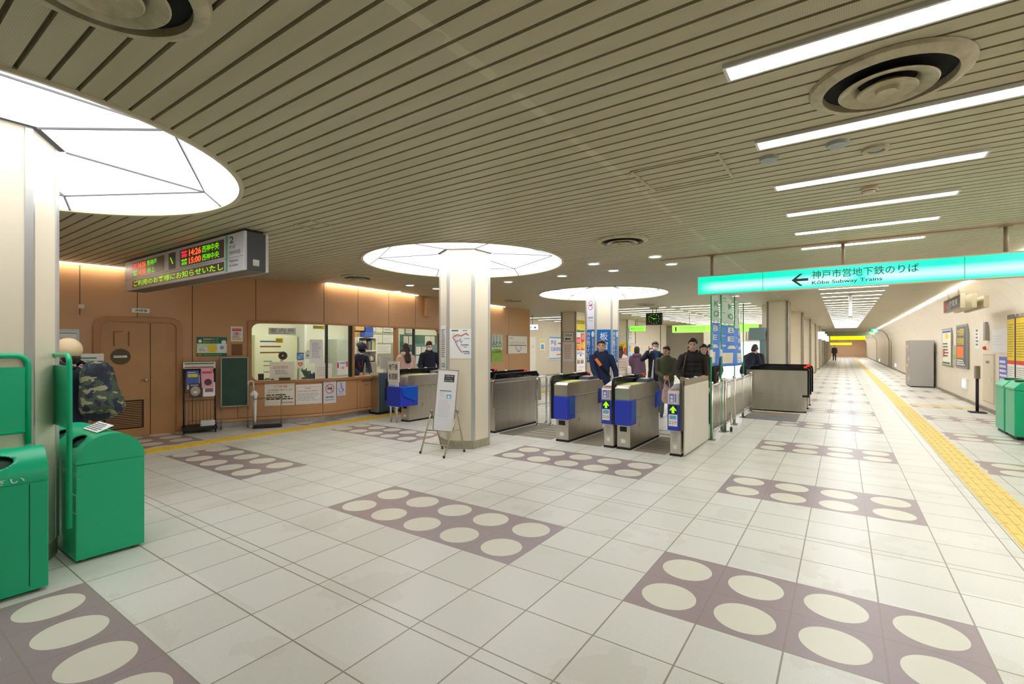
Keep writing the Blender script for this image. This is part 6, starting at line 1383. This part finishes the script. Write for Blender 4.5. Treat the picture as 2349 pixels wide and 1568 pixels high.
    if hood: cap(c, U((-.07, .085, 1.43)), U((.07, .085, 1.43)), .065*S, .065*S); cap(c, U((-.09, .02, 1.45)), U((.0, .10, 1.45)), .045*S, .05*S); cap(c, U((.09, .02, 1.45)), U((.0, .10, 1.45)), .045*S, .05*S)
    if collar:
        for a_ in range(-3, 4): cap(c, U((.075*math.sin(a_*.7), .02+.06*math.cos(a_*.7), 1.42)), U((.078*math.sin(a_*.7), .02+.065*math.cos(a_*.7), 1.48)), .022*S, .018*S)
    co = organic(c, 'coat', coat, t, vox, 2)
    if quilt:
        q = MB()
        for i in range(quilt):
            z = hem+.06+i*(1.36-hem)/quilt; r_ = .168*S*k
            pts = [U((r_*1.0*math.cos(a_*PI/12)/S, r_*.78*math.sin(a_*PI/12)/S, z)) if z > .9 else Lw((r_*1.04*math.cos(a_*PI/12)/S, r_*.86*math.sin(a_*PI/12)/S, z)) for a_ in range(25)]
            q.tube(pts, .006, 6)
        local(t, [q]); build(q, 'quilting', coat, t, smooth=True)
    # trousers and shoes
    tr_ = MB(); cap(tr_, Lw((0, 0, .98)), Lw((0, 0, .88)), .125*S, .13*S, 1.15, .85)
    for hp, kn, an, toe in legs: cap(tr_, hp, kn, .088*S, .066*S); cap(tr_, kn, an+Vector((0, 0, .01)), .064*S, .052*S)
    organic(tr_, 'trousers', trousers, t, vox, 2)
    for hp, kn, an, toe in legs:
        so = MB(); cap(so, an+Vector((0, .02, -.045))*S, toe+Vector((0, 0, .01))*S, .042*S, .04*S, 1, 1)
        so.v = [(a_, b_, max(c_, 0.0)) for a_, b_, c_ in so.v]; organic(so, 'shoe', shoes or BLK, t, .010, 1)
    t_ = dict(root=t, U=U, Hd=Hd, LH=LH, RH=RH, S=S); return t_
def pm(P_, mb, name, mt, vox=0, smooth=True, label=None, bevel=0):
    if vox: return organic(mb, name, mt, P_['root'], vox, 2, label)
    local(P_['root'], [mb]); return build(mb, name, mt, P_['root'], smooth=smooth, label=label, bevel=bevel)
def own(P_, mb, name, mt, label, cat, vox=0, smooth=True):     # a carried thing: its own top-level object
    local(P_['root'], [mb]); o = build(mb, name, mt, None, smooth=smooth)
    if vox:
        r = o.modifiers.new('fuse', 'REMESH'); r.mode = 'VOXEL'; r.voxel_size = vox; r.use_smooth_shade = True; s = o.modifiers.new('relax', 'SMOOTH'); s.iterations = 2
    return tag(o, label, cat)
NAVY = mat('navy_cloth', '1c2c4f', .8, noise=.1, nscale=20); NAVYD = mat('dark_navy_cloth', '1a1f33', .8, noise=.1, nscale=20); JEAN = mat('blue_jeans', '2a3d63', .8, noise=.15, nscale=30); BLKC = mat('black_quilted', '26221f', .7, noise=.1, nscale=15)
OLIVE = mat('olive_cloth', '55573f', .75, noise=.12, nscale=14); GREYT = mat('grey_trousers', '6b737e', .8); PLUM = mat('plum_cloth', '684b60', .8, noise=.1, nscale=14); PALEP = mat('pale_pink_quilt', 'dcc9bd', .7); PINKC = mat('pale_pink_coat', 'dbb9ac', .8, noise=.05, nscale=12)
KHAKI = mat('khaki_cloth', '9a7b45', .8); BLKT = mat('black_trousers', '1d1c1f', .8)
def face_to(x, y, tx, ty): return math.atan2(ty-y, tx-x)+PI/2
# 1 man in navy hooded fleece
p1 = person('person in navy hooded fleece with an orange strap label, reaching towards a gate', -3.92, 8.78, math.radians(22), 1.68, lh=(.30, -.02, .84), rh=(-.06, -.30, .93), coat=NAVY, hem=.80, coatw=1.04, trousers=JEAN, hair='2b2b2e', hood=True, rpole=(-.6, .3, -.5), grp=None, step=.1)
S_ = p1['S']; m = MB(); pts = [Vector((.17, .02, .96)), Vector((.11, -.135, 1.08)), Vector((0, -.158, 1.2)), Vector((-.10, -.12, 1.33)), Vector((-.13, -.03, 1.44))]; m.tube([p*S_ for p in pts], .02, 8); pm(p1, m, 'bag_strap', BLK)
m = MB().obox(Vector((-.055, -.160, 1.265))*S_, Vector((-.5, .2, .65)).normalized(), Vector((.3, -1, .3)).normalized(), Vector((.8, .1, .6)).normalized(), .085, .008, .028); pm(p1, m, 'strap_label', ORG, smooth=False, label='orange shoulder strap label with black lettering')
# 2 person in black quilted vest
p2 = person('person in black quilted vest over brown sleeves holding a card, nearest in the right passage', -2.25, 9.05, math.radians(12), 1.70, lh=(.27, -.02, .80), rh=(-.18, -.30, .98), coat=mat('dark_brown_knit', '3a302b', .8), hem=.84, coatw=1.0, trousers=BLKT, hair='261c18', collar=True, skin=SKIN, rpole=(-.7, .4, -.4), step=.06)
m = MB(); S_ = p2['S']; cap(m, Vector((0, 0, 1.32))*S_, Vector((0, 0, 1.05))*S_, .155, .15, 1.15, .9); cap(m, Vector((0, 0, 1.05))*S_, Vector((0, 0, .86))*S_, .155, .165, 1.15, .92); cap(m, Vector((-.11, 0, 1.39))*S_, Vector((.11, 0, 1.39))*S_, .065, .065); pm(p2, m, 'quilted_vest', BLKC, .011)
m = MB()
for i in range(6):
    z = .86+i*.085; m.tube([Vector((.185*math.cos(a*PI/12), .152*math.sin(a*PI/12), z))*S_ for a in range(25)], .006, 6)
pm(p2, m, 'quilt_seams', mat('deep_black', '121010', .8)); m = MB().tube([Vector((.0, -.150, .82))*S_, Vector((0, -.152, 1.1))*S_, Vector((0, -.12, 1.40))*S_], .008, 6); pm(p2, m, 'zip', mat('vest_zip', '3b3f48', .5, .5))
m = MB().tube([Vector((-.10, -.10, 1.42))*S_, Vector((-.14, -.14, 1.25))*S_, Vector((-.17, -.08, 1.05))*S_], .012, 8); pm(p2, m, 'shoulder_strap', mat('brown_strap', '6e5648', .6))
q = p2['RH']; m = MB().obox(q+Vector((.015, -.085, -.01)), (1, 0, 0), (0, 1, 0), (0, .2, 1), .035, .006, .05); own(p2, m, 'card_case', mat('tan_card_case', '8f8468', .5), 'small tan card case held by the person in black quilted vest', 'card case')
# 3 elderly person in olive jacket with pink bag
p3 = person('elderly person in olive jacket looking sideways, hands together, grey trousers', -3.20, 10.6, math.radians(20), 1.56, lh=(.05, -.24, .98), rh=(-.07, -.24, .98), turn=math.radians(-30), coat=OLIVE, hem=.84, coatw=1.1, trousers=GREYT, shoes=mat('grey_shoes', '55504f', .7), hair='1f1b1a', skin=SKIN2, step=.1, collar=True)
m = MB(); S_ = p3['S']; cap(m, Vector((0, -.23, .60)), Vector((0, -.23, .42)), .085, .10, 1.1, .6); cap(m, Vector((-.03, -.23, .72)), Vector((0, -.23, .6)), .03, .075, 1.1, .6)
BAG = mat('pale_pink_bag', 'd8b4b2', .7, noise=.12, nscale=10)
m.tube([Vector((-.06, -.235, .68)), Vector((-.03, -.25, .84)), Vector((0, -.25, .90)), Vector((.04, -.25, .84)), Vector((.06, -.235, .68))], .013, 8)
own(p3, m, 'handbag', BAG, 'pale pink soft bag hanging from the hands of the elderly person', 'bag', .01)
# 4 masked person with scarf and phone
p4 = person('person in navy coat with blue scarf and white mask, one hand raised to the ear', -3.75, 11.55, math.radians(15), 1.67, lh=(.27, .0, .80), rh=(-.17, -.12, 1.46), coat=NAVYD, hem=.66, coatw=1.05, trousers=JEAN, hair='3a332f', mask=True, rpole=(-.5, -.1, -1), step=.15)
m = MB(); S_ = p4['S']
for a in range(12): t0 = 2*PI*a/12; t1 = 2*PI*(a+1)/12; cap(m, Vector((.085*math.cos(t0), .01+.08*math.sin(t0), 1.44))*S_, Vector((.085*math.cos(t1), .01+.08*math.sin(t1), 1.44))*S_, .038, .038)
cap(m, Vector((.04, -.10, 1.42))*S_, Vector((.06, -.165, 1.12))*S_, .042, .048, 1.1, .5); pm(p4, m, 'scarf', mat('blue_scarf', '274a78', .9, noise=.2, nscale=20), .01)
m = MB(); cap(m, Vector((-.03, -.15, 1.25))*S_, Vector((-.07, -.17, .70))*S_, .018, .03, 1.1, .4); pm(p4, m, 'white_lining', mat('white_cloth', 'd9dade', .8), .01)
q = p4['RH']; m = MB().obox(q+Vector((.03, -.01, .075)), (0, 1, 0), (1, 0, 0), (0, 0, 1), .03, .006, .06); own(p4, m, 'mobile_phone', BLK, 'dark phone held to the ear of the masked person', 'phone')
# 5 person half hidden behind the vest wearer
p5 = person('person with bobbed dark hair half hidden behind the black vest wearer', -2.95, 11.7, math.radians(15), 1.58, coat=NAVYD, hem=.8, trousers=GREYT, hair='241c1a', female=True, hairlen=.03, vox=.013)
m = MB(); cap(m, Vector((.16, -.1, .80)), Vector((.16, -.1, .62)), .11, .12, 1.1, .7); m.tube([Vector((.1, -.12, .9)), Vector((.14, -.1, 1.3)), Vector((.2, -.1, .9))], .012, 8); own(p5, m, 'tote_bag', mat('khaki_bag', '6c6547', .8), 'olive khaki tote bag carried beside the bobbed hair person', 'bag', .012)
# 6, 7 walking away
p6 = person('person in plum hooded coat walking away, behind the front gates', -4.83, 13.25, math.radians(205), 1.55, coat=PLUM, hem=.70, coatw=1.12, trousers=mat('taupe_trousers', '8a8378', .8), hair='33292a', hood=True, female=True, lh=(.26, .02, .78), rh=(-.24, .02, .80), vox=.013)
p7 = person('person in pale pink quilted jacket with long dark hair, left of the plum coat', -5.18, 12.9, math.radians(195), 1.56, coat=PALEP, hem=.76, coatw=1.12, trousers=mat('pale_grey_trousers', 'a5a6ac', .8), hair='3a2722', hairlen=.16, female=True, quilt=7, vox=.013)
m = MB(); cap(m, Vector((-.25, .05, .95)), Vector((-.25, .05, .82)), .07, .08, .8, 1.1); own(p7, m, 'shoulder_bag', mat('white_bag', 'e4dfd8', .6), 'white shoulder bag at the side of the pale pink jacket', 'bag', .012)
# 8, 9 right, behind the banners
p8 = person('person in dark navy coat bending forward behind the third banner', -2.2, 14.6, math.radians(150), 1.66, lean=.5, coat=NAVYD, hem=.8, trousers=BLKT, hair='2a2420', lh=(.2, -.45, .9), rh=(-.2, -.45, .9), coatw=1.1, vox=.013)
p9 = person('person with glasses in black coat standing by the corridor-side gates', -2.15, 15.8, math.radians(10), 1.62, coat=BLKC, hem=.75, trousers=BLKT, hair='1c1816', lh=(.1, -.25, 1.0), rh=(-.1, -.25, 1.0), vox=.013)
m = MB()
for sx in (-1, 1): m.tube([p9['Hd']((.032*sx+.020*math.cos(a*PI/6), -.092, .008+.014*math.sin(a*PI/6))) for a in range(13)], .002, 5)
pm(p9, m, 'glasses', BLK)
p10 = person('person in khaki trousers holding a dark pouch, seen beneath the middle banner', -2.45, 11.4, math.radians(20), 1.60, coat=mat('grey_jacket', '5a5550', .8), hem=.84, trousers=KHAKI, hair='2a2420', lh=(.15, -.25, .93), rh=(-.12, -.2, .95), vox=.013)
q = (p10['LH']+p10['RH'])/2; m = MB().obox(q+Vector((.0, -.11, -.03)), (1, 0, 0), (0, 1, 0), (0, 0, 1), .10, .03, .055); own(p10, m, 'pouch', mat('dark_pouch', '2c2c34', .6), 'dark pouch held in front of the khaki trousers', 'pouch', 0, False)
p11 = person('person all in black, seen beneath the first banner', -2.35, 10.3, math.radians(20), 1.60, coat=BLKC, hem=.6, trousers=BLKT, hair='1f1a18', vox=.013, female=True, hairlen=.1)
# 12 distant walker
p12 = person('distant walker in black far down the long corridor', -.78, 64, math.radians(0), 1.72, coat=BLKC, hem=.7, trousers=BLKT, hair='1f1a18', vox=.02, step=.2)
# 13 person with camouflage backpack
HATM = mat('beige_knit', 'd2bd97', .95, noise=.12, nscale=40, aniso=(6, 6, 1))
p13 = person('person in beige knitted hat with camouflage backpack, behind the nearest pillar', -6.27, 1.40, math.radians(-52), 1.58, coat=NAVYD, hem=.78, trousers=BLKT, hair='2a2420', lh=(.22, -.1, .85), rh=(-.22, -.1, .85), coatw=1.05, female=True, nod=.15)
m = MB(); Hd = p13['Hd']; k = len(m.v); m.ball((0, 0, 0), 1, 26, 14, (.112, .125, .125)); m.v[k:] = [tuple(Hd(Vector(v)+Vector((0, .02, .06)))) for v in m.v[k:]]
ko = pm(p13, m, 'knitted_hat', HATM, .009)
def camo():
    n = NT('camouflage_cloth'); n1 = n.noise(7, 2); n2 = n.noise(9, 3, n.stretch((1, 1, 1.7)))
    c = n.mix(n.M('GREATER_THAN', n1, .5), hexc('1a2233'), hexc('3a4638')); c = n.mix(n.M('GREATER_THAN', n2, .56), c, hexc('858263')); c = n.mix(n.M('LESS_THAN', n1, .38), c, hexc('121722'))
    n.out(c); n.b.inputs['Roughness'].default_value = .8; return n.m
t = thing('backpack', 'large navy, green and tan camouflage backpack worn by the person in beige hat', 'backpack', tuple((wm(p13['root']) @ Vector((0, .2, .9)))), math.radians(-52))
CAM = camo(); R4 = wm(p13['root'])
def pk(fn, name, mt_, vox=.012):
    m = MB(); fn(m); m.v = [tuple(R4 @ Vector(v)) for v in m.v]; o = build(m, name, mt_, t, smooth=True)
    if vox: r = o.modifiers.new('fuse', 'REMESH'); r.mode = 'VOXEL'; r.voxel_size = vox; r.use_smooth_shade = True; s = o.modifiers.new('relax', 'SMOOTH'); s.iterations = 3
pk(lambda m: (cap(m, (0, .27, 1.28), (0, .30, .98), .14, .17, 1.15, .85), cap(m, (0, .36, 1.1), (0, .38, .98), .11, .13, 1.15, .8)), 'sack', CAM)
pk(lambda m: cap(m, (0, .44, 1.04), (0, .45, .96), .075, .085, 1.3, .6), 'front_pocket', CAM)
pk(lambda m: (m.tube([(-.1, .14, 1.34), (-.12, .02, 1.40), (-.13, -.10, 1.30), (-.14, -.1, 1.1), (-.14, .12, .98)], .018, 8), m.tube([(.1, .14, 1.34), (.12, .02, 1.40), (.13, -.10, 1.30), (.14, -.1, 1.1), (.14, .12, .98)], .018, 8)), 'shoulder_straps', NAVYD, 0)
# 14 person in pink coat at the counter
p14 = person('person in pale pink coat with long dark hair leaning at the booth counter', -8.42, 7.85, math.radians(-115), 1.63, coat=PINKC, hem=.62, coatw=1.05, trousers=BLKT, hair='2c1b1c', hairlen=.30, female=True, hood=True, lean=.16, nod=.25, lh=(.1, -.32, 1.02), rh=(-.1, -.32, 1.02))
# 15 masked man right of the window
p15 = person('person in black jacket with white mask looking down, right of the pink coat', -8.70, 8.87, math.radians(60), 1.68, coat=NAVYD, hem=.8, coatw=1.05, trousers=BLKT, hair='241d1b', mask=True, nod=.3, collar=True, lh=(.2, -.25, .95), rh=(-.2, -.2, .9))
# 16 station employee
p16 = person('station employee in navy uniform and peaked cap leaning over the counter, masked', -9.93, 7.58, math.radians(75), 1.66, coat=mat('uniform_navy', '1d2440', .7), hem=.85, trousers=BLKT, hair='6e6a66', mask=True, lean=.42, nod=.25, lh=(.14, -.56, .93), rh=(-.12, -.50, .93), skin=SKIN2)
m = MB(); Hd = p16['Hd']
def hlathe(prof, n=28, dy=.02, tilt=0):
    mm = MB().lathe(prof, (0, 0, 0), n); mm.v = [tuple(Hd((v[0], v[1]*1.12+dy, v[2]+.0))) for v in mm.v]; return mm
m = hlathe([(0, .145), (.10, .15), (.135, .125), (.12, .10), (.092, .085), (.092, .05)]); pm(p16, m, 'peaked_cap', mat('cap_navy', '1b2140', .6))
m = MB(); vs = []
for k in range(9):
    a = -PI/2+(k-4)*.28; vs += [Hd((.09*math.cos(a), .02+.105*math.sin(a), .055)), Hd((.115*math.cos(a), .02+.165*math.sin(a), .025))]
m.add(vs, [(2*i, 2*i+1, 2*i+3, 2*i+2) for i in range(8)]); o = pm(p16, m, 'cap_visor', BLACK); s = o.modifiers.new('thickness', 'SOLIDIFY'); s.thickness = .005
m = hlathe([(.094, .05), (.094, .075)]); pm(p16, m, 'cap_band', BLACK)
m = MB().tube([p16['U']((.06, -.02, 1.44)), p16['U']((.05, -.15, 1.25)), p16['U']((.0, -.17, 1.15)), p16['U']((-.05, -.15, 1.25)), p16['U']((-.06, -.02, 1.44))], .005, 6); pm(p16, m, 'lanyard', RED)
